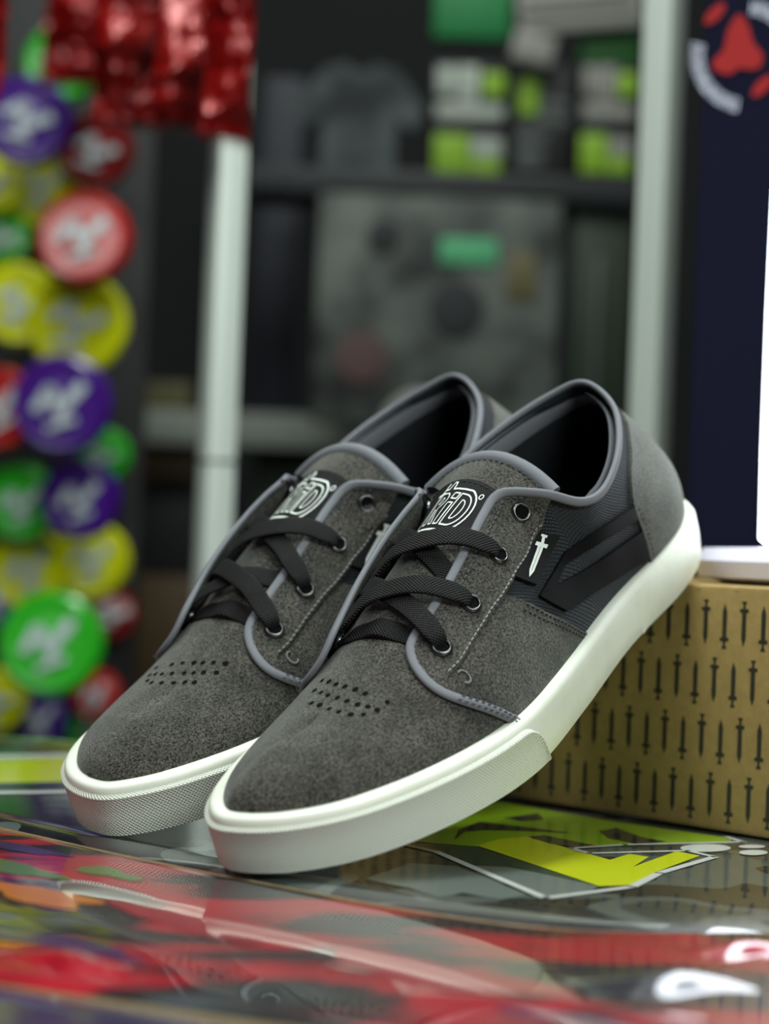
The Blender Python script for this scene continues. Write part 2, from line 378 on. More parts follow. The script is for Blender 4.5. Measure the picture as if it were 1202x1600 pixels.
    def _stitch(self, P, N, pitch, ln, r, mb):
        d = np.r_[0, np.cumsum(np.linalg.norm(np.diff(P, axis=0), axis=1))]
        for t in np.arange(pitch * .5, d[-1] - pitch * .3, pitch):
            f = lambda A, q: np.array([np.interp(q, d, A[:, k]) for k in range(3)])
            a, b = f(P, t - ln / 2), f(P, t + ln / 2); nn = f(N, t); nn /= np.linalg.norm(nn)
            u = b - a; L = np.linalg.norm(u)
            if L < 1e-7: continue
            u /= L; w = np.cross(u, nn); c = (a + b) / 2; V = []
            for k, (q, sc) in enumerate(((-.5, .35), (-.25, 1), (.25, 1), (.5, .35))):
                for an in range(5):
                    th = 2 * math.pi * an / 5
                    V.append(c + u * (q * L) + (w * math.cos(th) + nn * math.sin(th)) * r * sc)
            Fs = []
            for i in range(3):
                for k in range(5): Fs.append((i * 5 + k, i * 5 + (k + 1) % 5, (i + 1) * 5 + (k + 1) % 5, (i + 1) * 5 + k))
            mb.add(V, Fs)
    def flush(self, mb, name, m, parent=None):
        o = self.mk(name, mb.v, mb.f, m, parent); o['kind'] = 'stuff'; return o
    # ---------------------------------------------------------------- tongue surface
    def tongue_ctrl(self):
        T = np.linspace(-1, 1, 21); rows = []
        for s, of in ((4.4, -.0020), (5.15, .0006), (6, .0008), (7, .0008), (8, .0006)):
            r = []
            for t in T: r.append(L2(s if t <= 0 else NL - s, 1 - abs(t) * .42, of))
            rows.append(np.array(r))
        y = .0255 * T; rows.append(bend(np.stack([.1660 - .002 * T ** 2, y, .0852 - 29 * y * y], 1)))
        y = .0285 * T; rows.append(bend(np.stack([.1850 - .005 * T ** 2, y, .0885 - 15 * y * y], 1)))
        return T, np.array(rows)
    def tg(self, a, t, off=0.):
        """a: row coordinate 0..6, t -1..1"""
        if not hasattr(self, '_tc'): self._tc = self.tongue_ctrl()
        T, C = self._tc; a = np.asarray(a, float); t = np.asarray(t, float); a, t = np.broadcast_arrays(a, t)
        def ev(a, t):
            Cx = np.concatenate([[2 * C[0] - C[1]], C, [2 * C[-1] - C[-2]]])
            i = np.clip(np.floor(a).astype(int), 0, 5); f = (a - i)[..., None, None]
            p0, p1, p2, p3 = [Cx[i + k] for k in range(4)]
            row = .5 * ((2 * p1) + (-p0 + p2) * f + (2 * p0 - 5 * p1 + 4 * p2 - p3) * f ** 2 + (-p0 + 3 * p1 - 3 * p2 + p3) * f ** 3)
            q = (t + 1) * 10; j = np.clip(np.floor(q).astype(int), 0, 19); g = (q - j)[..., None]
            A = np.take_along_axis(row, j[..., None, None], -2)[..., 0, :]; B = np.take_along_axis(row, (j + 1)[..., None, None], -2)[..., 0, :]
            return A * (1 - g) + B * g
        P = ev(a, t)
        e = .05; da = ev(np.clip(a + e, 0, 6), t) - ev(np.clip(a - e, 0, 6), t); dt = ev(a, np.clip(t + .06, -1, 1)) - ev(a, np.clip(t - .06, -1, 1))
        n = np.cross(da, dt); n /= np.maximum(np.linalg.norm(n, axis=-1, keepdims=True), 1e-12)
        return P + n * np.broadcast_to(np.asarray(off, float), a.shape)[..., None]
    # ---------------------------------------------------------------- build everything
    def build(self):
        # ---- sole
        n = 300; o = resample(OUT, n, True); _, nr = inset(o, 0); h = soletop(o[:, 0])
        prof = [(-.0040, 0, .0), (-.0012, 0, .0004), (-.0002, 0, .0016), (.0002, .35, 0), (.0004, .7, 0), (.0002, 1, -.0030), (-.0002, 1, -.0014), (-.0012, 1, -.0004), (-.0026, 1, 0), (-.0062, 1, -.0002), (-.0075, 1, -.006)]
        rows = [bend(np.c_[o + nr * d, h * k + z]) for d, k, z in prof]
        P = np.stack(rows, 1)
        sole = self.grid('sole', P, 'rubber', wrap=True, sharp=70, flip=True)
        b = rows[0]; c = b.mean(0)
        spine = np.c_[o[:, 0], np.zeros(n)]
        inn = bend(np.c_[o[:, 0], np.where(abs(o[:, 1]) < 1e-9, 0, o[:, 1] * .0 + .002), np.full(n, 0.0005)])
        self.grid('outsole', np.stack([b, (b + inn) / 2, inn], 1), 'outsole', wrap=True, flip=False)
        # toe bumper: second rubber layer round the toe
        k = [i for i in range(n) if o[i, 0] < (.112 if o[i, 1] < 0 else .104)]
        k = sorted(k, key=lambda i: (i if i < n // 2 else i - n)); oo = o[k]; nn = nr[k]
        L = np.r_[0, np.cumsum(np.linalg.norm(np.diff(oo, axis=0), axis=1))]; e = np.minimum(L, L[-1] - L)
        zt = .0176 * np.sqrt(np.clip(1 - (1 - np.clip(e / .012, 0, 1)) ** 2, 0, 1)) * .85 + .0176 * .15
        fr = [(.0003, 0, .0006), (.0016, 0, .0012), (.0019, .5, 0), (.0019, 1, -.0012), (.0022, 1, -.0006), (.0018, 1, 0), (.0002, 1, .0006)]
        P = np.stack([bend(np.c_[oo + nn * d, zt * q + z]) for d, q, z in fr], 1)
        self.grid('toe_bumper', P, 'rubber_bumper', sole, sharp=50, flip=True)
        # heel patch on the foxing
        k = [i for i in range(n) if o[i, 0] > (.208 if o[i, 1] < 0 else .215)]; oo = o[k]; nn = nr[k]; hh = soletop(oo[:, 0])
        fd = np.clip(np.minimum(np.arange(len(k)), np.arange(len(k))[::-1]) / 9., .0, 1)[:, None] ** .6
        P = np.stack([bend(np.c_[oo + nn * (d * fd), hh * q + z]) for d, q, z in [(-.0014, 0, .0010), (.0002, 0, .0030), (.0009, .5, 0), (.0007, 1, -.0032), (.0000, 1, -.0022)]], 1)
        self.grid('heel_patch', P, 'rubber', sole, sharp=60, flip=True)
        # ---- vamp and base quarters
        S, V = np.meshgrid(np.linspace(-6.3, 6.3, 150), np.linspace(0, 1, 44), indexing='ij')
        vamp = self.grid('vamp', L2(S % NL, V), 'suede', flip=True)
        q = np.linspace(6.0, NL - 6.0, 200); qs = np.minimum(q, NL - q)
        vt = np.interp(qs, [6, 8.3, 9, 9.6, 10, 16], [.55, .58, .72, .88, 1, 1])
        S = np.repeat(q[:, None], 36, 1); V = vt[:, None] * np.linspace(0, 1, 36)[None]
        quarter = self.grid('mesh_quarter', L2(S, V), 'mesh_fabric', flip=True)
        q = np.linspace(8.6, NL - 8.6, 160); qs = np.minimum(q, NL - q); vt = np.interp(qs, [8.6, 9, 9.6, 10.2, 16], [.75, .85, .95, 1, 1])
        S = np.repeat(q[:, None], 24, 1); V = vt[:, None] * np.linspace(0, 1, 24)[None]
        lining = self.grid('lining', L2(S, V, -.0030), 'lining', flip=False)
        i2, _ = inset(o, .006); ib = bend(np.c_[i2, np.full(n, .0225)]); ic = bend(np.c_[i2[:, 0], i2[:, 1] * 0, np.full(n, .0225)])
        self.grid('insole', np.stack([ib, ic], 1), 'insole', wrap=True, flip=True)
        tl, td, tb = MB(), MB(), MB()
        for side in (-1, 1):
            ein, lift = self.edge(side); far = side != (-1 if not self.m else 1); self.ruled('eyestay', ein[:-2] if far else ein, VIS_STITCH[:-1] + [(9.75, .78)] if far else VIS_STITCH[:], 70, 12, .0020, 'suede', side, lift=lift[:-2] if far else lift)
            # side panel (bilinear in s,v between trim, stitch line, side top and sole)
            nu, nv = 40, 30
            st = path_sv(VIS_STITCH[:6] + [(6.93, .497)], nu); bt = path_sv([(5.50, -.02), (6.5, -.01), (8, -.005), (9.35, 0)], nu)
            lf = path_sv(TRIM, nv)[:, :]; lf[-1] = st[0]; rt = path_sv(SIDETOP, nv)
            u = np.linspace(0, 1, nu)[:, None, None]; w = np.linspace(0, 1, nv)[None, :, None]
            G = (1 - w) * bt[:, None] + w * st[:, None] + (1 - u) * lf[None] + u * rt[None] - ((1 - u) * (1 - w) * bt[0] + u * (1 - w) * bt[-1] + (1 - u) * w * st[0] + u * w * st[-1])
            Sg = G[..., 0] if side < 0 else NL - G[..., 0]
            self.patch('side_panel', Sg, np.clip(G[..., 1], 0, 1), .0012, 'suede')
            self.ruled('side_stripe', STU_O, STU_I, 40, 6, .0017, 'stripe_black', side, straight=True)
            self.ruled('side_stripe', STL_T, STL_B, 40, 10, .0017, 'stripe_black', side, straight=True)
            # sword tag
            U, W = np.meshgrid(np.linspace(0, 1, 8), np.linspace(0, 1, 12), indexing='ij')
            def tagmap(U, W):
                x, y = np.clip(U, 0, 1) * 3, np.clip(W, 0, 1) * 5; i, j = np.minimum(x.astype(int), 2), np.minimum(y.astype(int), 4); fx, fy = (x - i)[:, None], (y - j)[:, None]
                return TAGT[i, j] * (1 - fx) * (1 - fy) + TAGT[i + 1, j] * fx * (1 - fy) + TAGT[i, j + 1] * (1 - fx) * fy + TAGT[i + 1, j + 1] * fx * fy
            g = tagmap(U.ravel(), W.ravel()).reshape(8, 12, 2); Sg = g[..., 0] if side < 0 else NL - g[..., 0]
            tg_ = self.patch('sword_tag', Sg, g[..., 1], .0024, 'label_cloth', None, .0016)
            sw = MB()
            def quad(u0, u1, w0, w1, uu0=None, uu1=None):
                uu0 = u0 if uu0 is None else uu0; uu1 = u1 if uu1 is None else uu1
                nW = 8; V_ = []
                for i in range(nW + 1):
                    t = i / nW
                    for x in (u0 + (uu0 - u0) * t, u1 + (uu1 - u1) * t):
                        gg = tagmap(np.array([x + .26 * (w0 + (w1 - w0) * t) - .18]), np.array([w0 + (w1 - w0) * t]))[0]; V_.append(L2(gg[0] if side < 0 else NL - gg[0], gg[1], .0027))
                f_ = [(2 * i, 2 * i + 1, 2 * i + 3, 2 * i + 2) for i in range(nW)]
                sw.add(V_, [x[::-1] for x in f_] if side < 0 else f_)
            quad(.32, .62, .07, .12); quad(.40, .54, .12, .24); quad(.20, .76, .23, .31); quad(.34, .46, .31, .80, .37, .465); quad(.48, .60, .31, .80, .485, .58); quad(.37, .58, .80, .93, .47, .485)
            self.mk('sword_print', sw.v, sw.f, 'print_white', tg_, smooth=False)
            # eyelets
            for s, v in EYE:
                s = s if side < 0 else NL - s
                p = L2(s, v, .0026); nn_ = np.mean([normal_at(s + a_, v + b_) for a_ in (-.3, 0, .3) for b_ in (-.06, 0, .06)], axis=0); nn_ /= np.linalg.norm(nn_); u_ = np.cross(nn_, [0, 0, 1.]); u_ /= np.linalg.norm(u_); w_ = np.cross(nn_, u_)
                A = np.linspace(0, 2 * np.pi, 28, endpoint=False); ring = []
                for a_ in A:
                    d_ = u_ * math.cos(a_) + w_ * math.sin(a_)
                    for r_, h_ in [(.0040, -.0006), (.0039, .0004), (.0034, .0010), (.0028, .0010), (.0024, .0004), (.0023, -.0012)]: ring.append(p + d_ * r_ + nn_ * h_)
                ring = np.array(ring).reshape(28, 6, 3)
                eo = self.grid('eyelet', ring, 'eyelet_metal', wrap=True, flip=True, sharp=80)
                self.mk('eyelet_hole', [p + (u_ * math.cos(a_) + w_ * math.sin(a_)) * .0026 + nn_ * .0001 for a_ in A], [tuple(range(28))], 'dark_hole', eo, smooth=False)
            ls = 4.884 if side < 0 else NL - 4.884; lp = L2(ls, .453, .0016); ln_ = normal_at(ls, .453); lu = np.cross(ln_, [0, 0, 1.]); lu /= np.linalg.norm(lu); lv = np.cross(ln_, lu)
            self._stitch(np.array([lp + (lu * math.cos(x) * .7 + lv * math.sin(x)) * .0028 for x in np.linspace(.6, 5.6, 24)]), np.repeat(ln_[None], 24, 0), .0012, .0014, .0004, tl)
            # stitching rows
            off_in = [(s + .02, v - (.062 if i > 2 else .03)) for i, (s, v) in enumerate(EDGE_IN[2:-1])]
            if side == (-1 if not self.m else 1): self.stitches(off_in, .0022, 0, side, mb=tb)
            self.stitches([(s + .05, v + .012) for s, v in VIS_STITCH[1:-1]], .0022, 0, side, pitch=.0024, ln=.0019, r=.00042, mb=tl)
            for q_ in (.05, .22): self.stitches([(s - q_, v - .01) for s, v in SIDETOP[:-1]], .0014, 0, side, mb=td)
            for q_ in (-.03, .06): self.stitches([(s - q_, v) for s, v in TRIM[1:-1]], .0032, 0, side, mb=tb)
            self.stitches([(s + .12, v) for s, v in COUNTER[1:5]], .0013, 0, side, mb=td)
        # heel counter
        top = path_sv(COUNTER + [(NL - s, v) for s, v in COUNTER[-2::-1]], 90); bt = np.c_[np.linspace(12.76, NL - 12.76, 90), np.zeros(90)]
        t = np.linspace(0, 1, 20)[None, :, None]; g = bt[:, None] * (1 - t) + top[:, None] * t
        self.patch('heel_counter', g[..., 0], g[..., 1], .0014, 'suede')
        # ---- binding: one grey tape from sole, round the eyestay, round the collar and back
        def half(side):
            e, lf = self.edge(side); q = cr_open([(s, v, .0014) for s, v in TRIM[:-1]] + [(s, v, .0014 + l) for (s, v), l in zip(e, lf)], 10)
            return q if side < 0 else np.c_[NL - q[:, 0], q[:, 1:]]
        full = np.concatenate([half(-1), np.c_[np.linspace(10.25, NL - 10.25, 160), np.ones(160), np.full(160, .0014)], half(1)[::-1]])
        fs, fv, fo = full[:, 0] % NL, np.clip(full[:, 1], 0, 1), full[:, 2]
        base = L2(fs, fv, fo); NN = normal_at(fs, np.clip(fv, .02, .98)); P = resample(base, 520)
        ker = np.ones(5) / 5; Ps = P.copy()
        for _ in range(4):
            Q = Ps.copy()
            for d in range(3): Ps[2:-2, d] = np.convolve(Q[:, d], ker, 'valid')
        idx = np.array([((base - p) ** 2).sum(1).argmin() for p in Ps]); far = 1 if not self.m else -1
        sv_ = np.where(fs > NS, NL - fs, fs); sel = np.where((sv_[idx] > 8.2) & (sv_[idx] < 11.2) & ((fs[idx] > NS) == (far > 0)))[0]
        for _ in range(60): Ps[sel] = (Ps[sel - 1] + 2 * Ps[sel] + Ps[sel + 1]) / 4
        N = NN[idx].copy()
        for _ in range(80): N[sel] = (N[sel - 1] + 2 * N[sel] + N[sel + 1]) / 4
        for _ in range(4):
            Q = N.copy()
            for d in range(3): N[2:-2, d] = np.convolve(Q[:, d], ker, 'valid')
        bind = self.sweep('binding', Ps, N, .0018, .0012, 'binding', seg=12, power=2.3)
        cs = np.linspace(9.9, NL - 9.9, 260); self._stitch(L2(cs, np.full(260, .955), .0008), normal_at(cs, np.full(260, .955)), .0026, .0017, .0003, tb)
        # lining binding (inner side of the collar)
        q = np.linspace(10.5, NL - 10.5, 160); qw = .0052 * np.clip(np.minimum(q - 10.5, NL - 10.5 - q) / 1.2, .15, 1)
        self.sweep('collar_tape', L2(q, np.full(160, .93), -.0024), normal_at(q, np.full(160, .93)), qw, .0009, 'binding', lining, seg=8)
        # ---- perforations
        disc = None
        for s, v in PERF:
            p = L2(s, v, .00025); nn_ = normal_at(s, v); u_ = np.cross(nn_, [1., 0, 0]); u_ /= np.linalg.norm(u_); w_ = np.cross(nn_, u_)
            A = np.linspace(0, 2 * np.pi, 12, endpoint=False); jit = .85 + .3 * RNG.rand()
            V_ = [p + (u_ * math.cos(x) + w_ * math.sin(x)) * .00105 * jit for x in A]
            if not self.m: self.mk('perforation', V_, [tuple(range(12))], 'dark_hole', vamp, smooth=False)
            else: self.mk('perforation', V_, [tuple(range(12))], 'dark_hole', vamp, smooth=False)
        # ---- tongue
        A_, T_ = np.meshgrid(np.linspace(0, 6, 60), np.linspace(-1, 1, 40), indexing='ij')
        front = self.tg(A_, T_); back = self.tg(A_[::-1], T_[::-1], -.0045)
        tongue = self.grid('tongue', np.concatenate([front, self.tg(6, T_[0], -.0045)[None] , back[1:]]), 'suede', flip=False, sharp=70)
        tt = np.linspace(-1, 1, 60); ptop = self.tg(np.full(60, 5.97), tt, -.0012)
        nrm = lambda a, t: (self.tg(a, t, .001) - self.tg(a, t, 0)) / .001
        PP = ptop.copy(); NN = nrm(np.full(60, 5.97), tt)
        for _ in range(3):
            for d in range(3): PP[1:-1, d] = (PP[:-2, d] + PP[1:-1, d] * 2 + PP[2:, d]) / 4
        self.sweep('tongue_binding', PP, NN, .0030, .0028, 'binding', tongue, seg=14)
        self._stitch(self.tg(np.full(60, 5.80), tt, .0004), nrm(np.full(60, 5.8), tt), .0026, .0017, .0003, tb)
        # label
        a0, a1, tw = 3.25, 5.05, .60
        A_, T_ = np.meshgrid(np.linspace(a0, a1, 24), np.linspace(-tw, tw, 20), indexing='ij')
        A_ = np.pad(A_, 1, mode='edge'); T_ = np.pad(T_, 1, mode='edge'); O = np.full(A_.shape, .0010); O[0] = O[-1] = 0; O[:, 0] = O[:, -1] = 0
        label = self.grid('tongue_label', self.tg(A_, T_, O), 'label_cloth', tongue, flip=False, sharp=60)
        self._stitch(self.tg(np.full(40, a1 - .09), np.linspace(-tw, tw, 40), .0011), nrm(np.full(40, a1 - .09), np.linspace(-tw, tw, 40)), .0024, .0016, .0003, td)
        sgn = -1 if not self.m else 1
        def lm_(x, y, off):   # label coords x -1..1 (reading direction), y 0..1
            return self.tg(np.asarray(a0 + (a1 - a0) * np.asarray(y)), np.asarray(sgn * np.asarray(x) * tw), off)
        def stroke(pts, w, closed, mb_):
            """flat ribbon along a 2D contour in letter units, laid on the label"""
            p = np.array(pts, float); p = resample(p, max(12, len(p) * 6), True) if closed else resample(p, max(12, len(p) * 6))
            nx = np.roll(p, -1, 0) - np.roll(p, 1, 0)
            if not closed: nx[0] = p[1] - p[0]; nx[-1] = p[-1] - p[-2]
            nn_ = np.c_[-nx[:, 1], nx[:, 0]]; nn_ /= np.maximum(np.linalg.norm(nn_, axis=1, keepdims=True), 1e-9)
            V_ = []
            for q in (p - nn_ * w / 2, p + nn_ * w / 2):
                X = -.46 + (q[:, 0] + .16 * (q[:, 1] - .5)) * .51; Y = .15 + q[:, 1] * .56
                V_.append(lm_(X, Y, .00125))
            V_ = np.stack(V_, 1).reshape(-1, 3); k = len(p)
            fs = [(2 * i, 2 * i + 1, (2 * i + 3) % (2 * k), (2 * i + 2) % (2 * k)) for i in range(k if closed else k - 1)]
            mb_.add(V_, [f[::-1] for f in fs])
        arc = lambda cx, cy, rx, ry, a0_, a1_, n_=9: [(cx + rx * math.cos(math.radians(x)), cy + ry * math.sin(math.radians(x))) for x in np.linspace(a0_, a1_, n_)]
        lw = .045; sw = MB()
        stroke([(.12, 0), (.12, 1)] + arc(.42, .74, .26, .26, 90, -75) + [(.74, 0), (.54, 0), (.38, .46), (.34, .46), (.34, 0)], lw, True, sw)            # R
        stroke([(.34, .62), (.34, .84)] + arc(.40, .73, .09, .11, 90, -90, 6), lw * .8, True, sw)
        stroke([(.86, 0), (1.06, 0), (1.06, .66), (.86, .66)], lw, True, sw); stroke([(.84, .80), (1.08, .80), (1.08, 1.0), (.84, 1.0)], lw, True, sw)      # i
        stroke([(1.18, 0), (1.18, 1)] + arc(1.44, .5, .44, .5, 90, -90, 13), lw, True, sw)                                                      # D
        stroke([(1.40, .2), (1.40, .8)] + arc(1.46, .5, .20, .3, 90, -90, 8), lw * .8, True, sw)
        stroke([(-.10, -.30), (.04, -.14), (.60, -.16), (1.45, -.16)] + arc(1.46, .5, .60, .66, -88, 70, 12) + [(1.55, 1.17), (.95, 1.15), (.55, 1.15), (.50, 1.30), (.42, 1.42), (.30, 1.40), (.27, 1.16), (.02, 1.16), (-.02, 1.04)], lw * 1.25, False, sw)   # outer contour
        stroke([(-.12, -.32), (.02, 1.10)], lw * 1.3, False, sw); stroke([(-.22, 1.0), (.24, 1.02)], lw * 2.0, False, sw); stroke([(.02, 1.05), (.06, 1.40)], lw * 1.6, False, sw)   # sword
        stroke(arc(1.98, 1.10, .075, .085, 0, 330, 12), lw * .7, True, sw)
        self.mk('lettering', sw.v, sw.f if not self.m else [f[::-1] for f in sw.f], 'print_white', label, smooth=False)
        # ---- laces
        def eye(i, side): s, v = EYE[i]; return (s if side < 0 else NL - s, v)
        W, Hh = .0041, .0008
        def band(i0, s0, i1, s1, mid, under0=False, under1=False, dz=0., twist=0.):
            """lace strap from eyelet i0 on side s0 over the tongue (ridge station mid) to eyelet i1 on side s1"""
            def endpts(i, side, under):
                s, v = EYE[i]; ed = .78
                sr = s + (mid - s) * .35; sr2 = s + (mid - s) * .68
                f = lambda q: q if side < 0 else NL - q
                if under: return [(f(s), v + .02, -.0004), (f(sr), .76, .0004), (f(sr2), .88, .0014 + dz)]
                return [(f(s), v, -.0010), (f(s + (mid - s) * .08), v + .035, .0042), (f(sr), .77, .0054), (f(sr2), .88, .0040 + dz)]
            q = endpts(i0, s0, under0) + [(mid, 1.0, .0032 + dz)] + endpts(i1, s1, under1)[::-1]
            P = np.array([L2(a_, min(b_, .995), c_) for a_, b_, c_ in q]); N = np.array([normal_at(a_, min(b_, .97)) for a_, b_, c_ in q])
            mi = len(endpts(i0, s0, under0)); N[mi] = (N[mi - 1] + N[mi + 1]) / 2; N[mi] /= np.linalg.norm(N[mi])
            Pd = resample(cr_open(P, 14), 70); 
            D = np.r_[0, np.cumsum(np.linalg.norm(np.diff(P, axis=0), axis=1))]; D /= D[-1]; tq = np.linspace(0, 1, 70)
            Nd = np.stack([np.interp(tq, D, N[:, k]) for k in range(3)], 1); Nd /= np.linalg.norm(Nd, axis=1, keepdims=True)
            for _ in range(6): Nd[1:-1] = (Nd[:-2] + Nd[1:-1] * 2 + Nd[2:]) / 4
            dd = np.minimum(tq, 1 - tq); wv = W * (.55 + .45 * np.clip(dd / .16, 0, 1)) 
            hv = Hh * (1.5 - .5 * np.clip(dd / .16, 0, 1))
            return self.sweep('lace', Pd, Nd, wv, hv, 'lace', seg=18, power=3.4)
        V_ = -1 if not self.m else 1      # side that faces the photograph
        F_ = -V_
        band(1, V_, 2, F_, 6.85, dz=.0022)
        band(1, F_, 2, V_, 6.85, under1=not self.over, dz=.0002)
        if not self.over:
            band(2, V_, 3, F_, 5.72, dz=.0026); band(2, F_, 3, V_, 5.62, dz=.0006)
        else:
            band(2, V_, 3, F_, 5.72, dz=.0004, under0=True); band(2, F_, 3, V_, 5.62, dz=.0026)
        band(3, V_, 3, F_, 4.95, under0=True, under1=True, dz=-.0012)
        self.flush(tl, 'stitching', 'thread_light'); self.flush(td, 'stitching', 'thread_dark'); self.flush(tb, 'stitching', 'thread_blue')
def pose_matrix(R, T):
    M = Matrix.Identity(4)
    for i in range(3):
        for j in range(3): M[i][j] = R[i][j]
        M[i][3] = T[i]
    return M
def eul(yaw, pitch, roll):
    cp, sp = math.cos(pitch), math.sin(pitch); cy, sy = math.cos(yaw), math.sin(yaw); cr, sr = math.cos(roll), math.sin(roll)
    Rp = np.array([[cp, 0, -sp], [0, 1, 0], [sp, 0, cp]]); Rz = np.array([[cy, -sy, 0], [sy, cy, 0], [0, 0, 1]]); Rr = np.array([[1, 0, 0], [0, cr, -sr], [0, sr, cr]])
    return Rz @ Rp @ Rr
front = thing('skate_shoe', 'grey suede skate shoe nearest the camera, its sword tag and black side stripe in view', 'shoe', group='pair of grey skate shoes')
front.matrix_world = pose_matrix(eul(0.9595, 0.4675, 0), (-0.03270945, -0.06108428, -0.01561419 - .0005))
Shoe(front, False, False).build()
rear = thing('skate_shoe', 'grey suede skate shoe standing behind, partly hidden by the front shoe', 'shoe', group='pair of grey skate shoes')
rear.matrix_world = pose_matrix(eul(0.852, 0.4930, 0.0627), (-0.09944487 + .0005, 0.01613253 + .0080, -0.0176505 + .0026))
Shoe(rear, True, True).build()
# ------------------------------------------------------------------ counter, decks, box
def deck_mats():
    def base(name, coat_bump):
        m = bpy.data.materials.new(name); m.use_nodes = True; nt = m.node_tree; b = nt.nodes['Principled BSDF']
        b.inputs['Roughness'].default_value = .35; b.inputs['Coat Weight'].default_value = 1; b.inputs['Coat Roughness'].default_value = .03; b.inputs['Coat IOR'].default_value = 1.95
        tc = nt.nodes.new('ShaderNodeTexCoord'); n = nt.nodes.new('ShaderNodeTexNoise'); n.inputs['Scale'].default_value = 14; n.inputs['Detail'].default_value = 2
        bp = nt.nodes.new('ShaderNodeBump'); bp.inputs['Strength'].default_value = coat_bump; bp.inputs['Distance'].default_value = .004
        nt.links.new(tc.outputs['Object'], n.inputs['Vector']); nt.links.new(n.outputs['Fac'], bp.inputs['Height']); nt.links.new(bp.outputs['Normal'], b.inputs['Coat Normal'])
        MATS[name] = m; return m, nt, b, tc
    # front deck: streaky red, purple, green and grey artwork
    m, nt, b, tc = base('deck_art_red', .10)
    mp = nt.nodes.new('ShaderNodeMapping'); mp.inputs['Rotation'].default_value = (0, 0, math.radians(36)); mp.inputs['Scale'].default_value = (5.5, 15, 1); nt.links.new(tc.outputs['Object'], mp.inputs['Vector'])
    n = nt.nodes.new('ShaderNodeTexNoise'); n.inputs['Scale'].default_value = 1.0; n.inputs['Detail'].default_value = 4; n.inputs['Distortion'].default_value = .6; nt.links.new(mp.outputs['Vector'], n.inputs['Vector'])
    r = nt.nodes.new('ShaderNodeValToRGB'); cr_ = r.color_ramp
    stops = [(.0, (150, 110, 20)), (.30, (46, 58, 24)), (.37, (20, 16, 34)), (.44, (34, 10, 24)), (.475, (150, 6, 28)), (.535, (178, 10, 36)), (.565, (50, 10, 22)), (.61, (20, 26, 26)), (.67, (64, 70, 74)), (.73, (40, 24, 74)), (1, (120, 90, 30))]
    while len(cr_.elements) < len(stops): cr_.elements.new(.5)
    for e, (p, c) in zip(cr_.elements, stops): e.position = p; e.color = srgb(*c)
    nt.links.new(n.outputs['Fac'], r.inputs['Fac']); nt.links.new(r.outputs['Color'], b.inputs['Base Color'])
    # rear deck: charcoal and grey camouflage ground
    m, nt, b, tc = base('deck_art_grey', .03)
    n = nt.nodes.new('ShaderNodeTexNoise'); n.inputs['Scale'].default_value = 16; n.inputs['Detail'].default_value = 1.5; n.inputs['Distortion'].default_value = .5; nt.links.new(tc.outputs['Object'], n.inputs['Vector'])
    r = nt.nodes.new('ShaderNodeValToRGB'); r.color_ramp.interpolation = 'CONSTANT'; cr_ = r.color_ramp
    stops = [(0, (26, 30, 34)), (.42, (20, 23, 28)), (.50, (84, 92, 90)), (.58, (44, 54, 52))]
    while len(cr_.elements) < len(stops): cr_.elements.new(.5)
    for e, (p, c) in zip(cr_.elements, stops): e.position = p; e.color = srgb(*c)
    nt.links.new(n.outputs['Fac'], r.inputs['Fac']); nt.links.new(r.outputs['Color'], b.inputs['Base Color'])
deck_mats()
for nm, c in (('ink_yellow', (214, 226, 10)), ('ink_green', (148, 190, 20)), ('ink_white', (226, 230, 226)), ('ink_dark', (34, 44, 44)), ('ink_grey', (112, 124, 120)), ('ink_teal', (34, 66, 58)), ('ink_cream', (196, 190, 160))):
    mat(nm, srgb(*c), .35, coat=1.0, coat_rough=.03)
mat('ply_edge', srgb(206, 186, 146), .6, noise=(60, srgb(176, 150, 110), 3, .3, .8)); mat('ply_red', srgb(150, 50, 48), .6)
mat('counter_top', srgb(46, 44, 48), .35, noise=(30, srgb(60, 58, 64), 3, .4, .7))
def deck(name, label, outline, zf, th, art, ctr=None):
    """skateboard deck: outline (x,y) list, convex face zf(x,y) up, ply edge below"""
    o = np.array(outline); o = resample(o, 160, True); c = o.mean(0) if ctr is None else np.array(ctr); k = len(o)
    rs = [0.0, .2, .4, .6, .75, .86, .93, .97, .99, 1.0]
    root = thing(name, label, 'skateboard deck', (float(c[0]), float(c[1]), -.0115))
    V = []; 
    for r in rs:
        for p in o:
            q = c + (p - c) * r; z = zf(q[0], q[1]) - .0022 * max(0, (r - .93) / .07) ** 2
            V.append((q[0] - c[0], q[1] - c[1], z + .0115))
    F = [(i * k + j, i * k + (j + 1) % k, (i + 1) * k + (j + 1) % k, (i + 1) * k + j) for i in range(len(rs) - 1) for j in range(k)]
    if np.cross(np.append(o[1] - o[0], 0), np.append(c - o[0], 0))[2] < 0: F = [f[::-1] for f in F]
    F = [f[::-1] for f in F]
    a = mkobj('graphic_face', V, F, art, root)
    fs = a.data.polygons[len(a.data.polygons) // 2].normal.z
    if fs < 0: a.data.flip_normals()
    top = [(p[0] - c[0], p[1] - c[1], zf(*p) - .0022 + .0115) for p in o]
    for nm, z0, z1, m_ in (('ply_edge', 0, -.003, 'ply_edge'), ('ply_edge', -.003, -.0045, 'ply_red'), ('ply_edge', -.0045, -.0085, 'ply_edge')):
        V = [(x, y, max(.0005, z + z0)) for x, y, z in top] + [(x, y, max(0.0004, z + z1)) for x, y, z in top] + [(0, 0, max(.0004, top[0][2] + z1))]
        F = [(j, (j + 1) % k, k + (j + 1) % k, k + j) for j in range(k)] + [(k + j, k + (j + 1) % k, 2 * k) for j in range(k)]
        mkobj(nm, V, F, m_, root)
    return root, c
E_ = np.array([.715, -.70]); E_ = E_ / np.linalg.norm(E_); N_ = np.array([-E_[1], E_[0]])
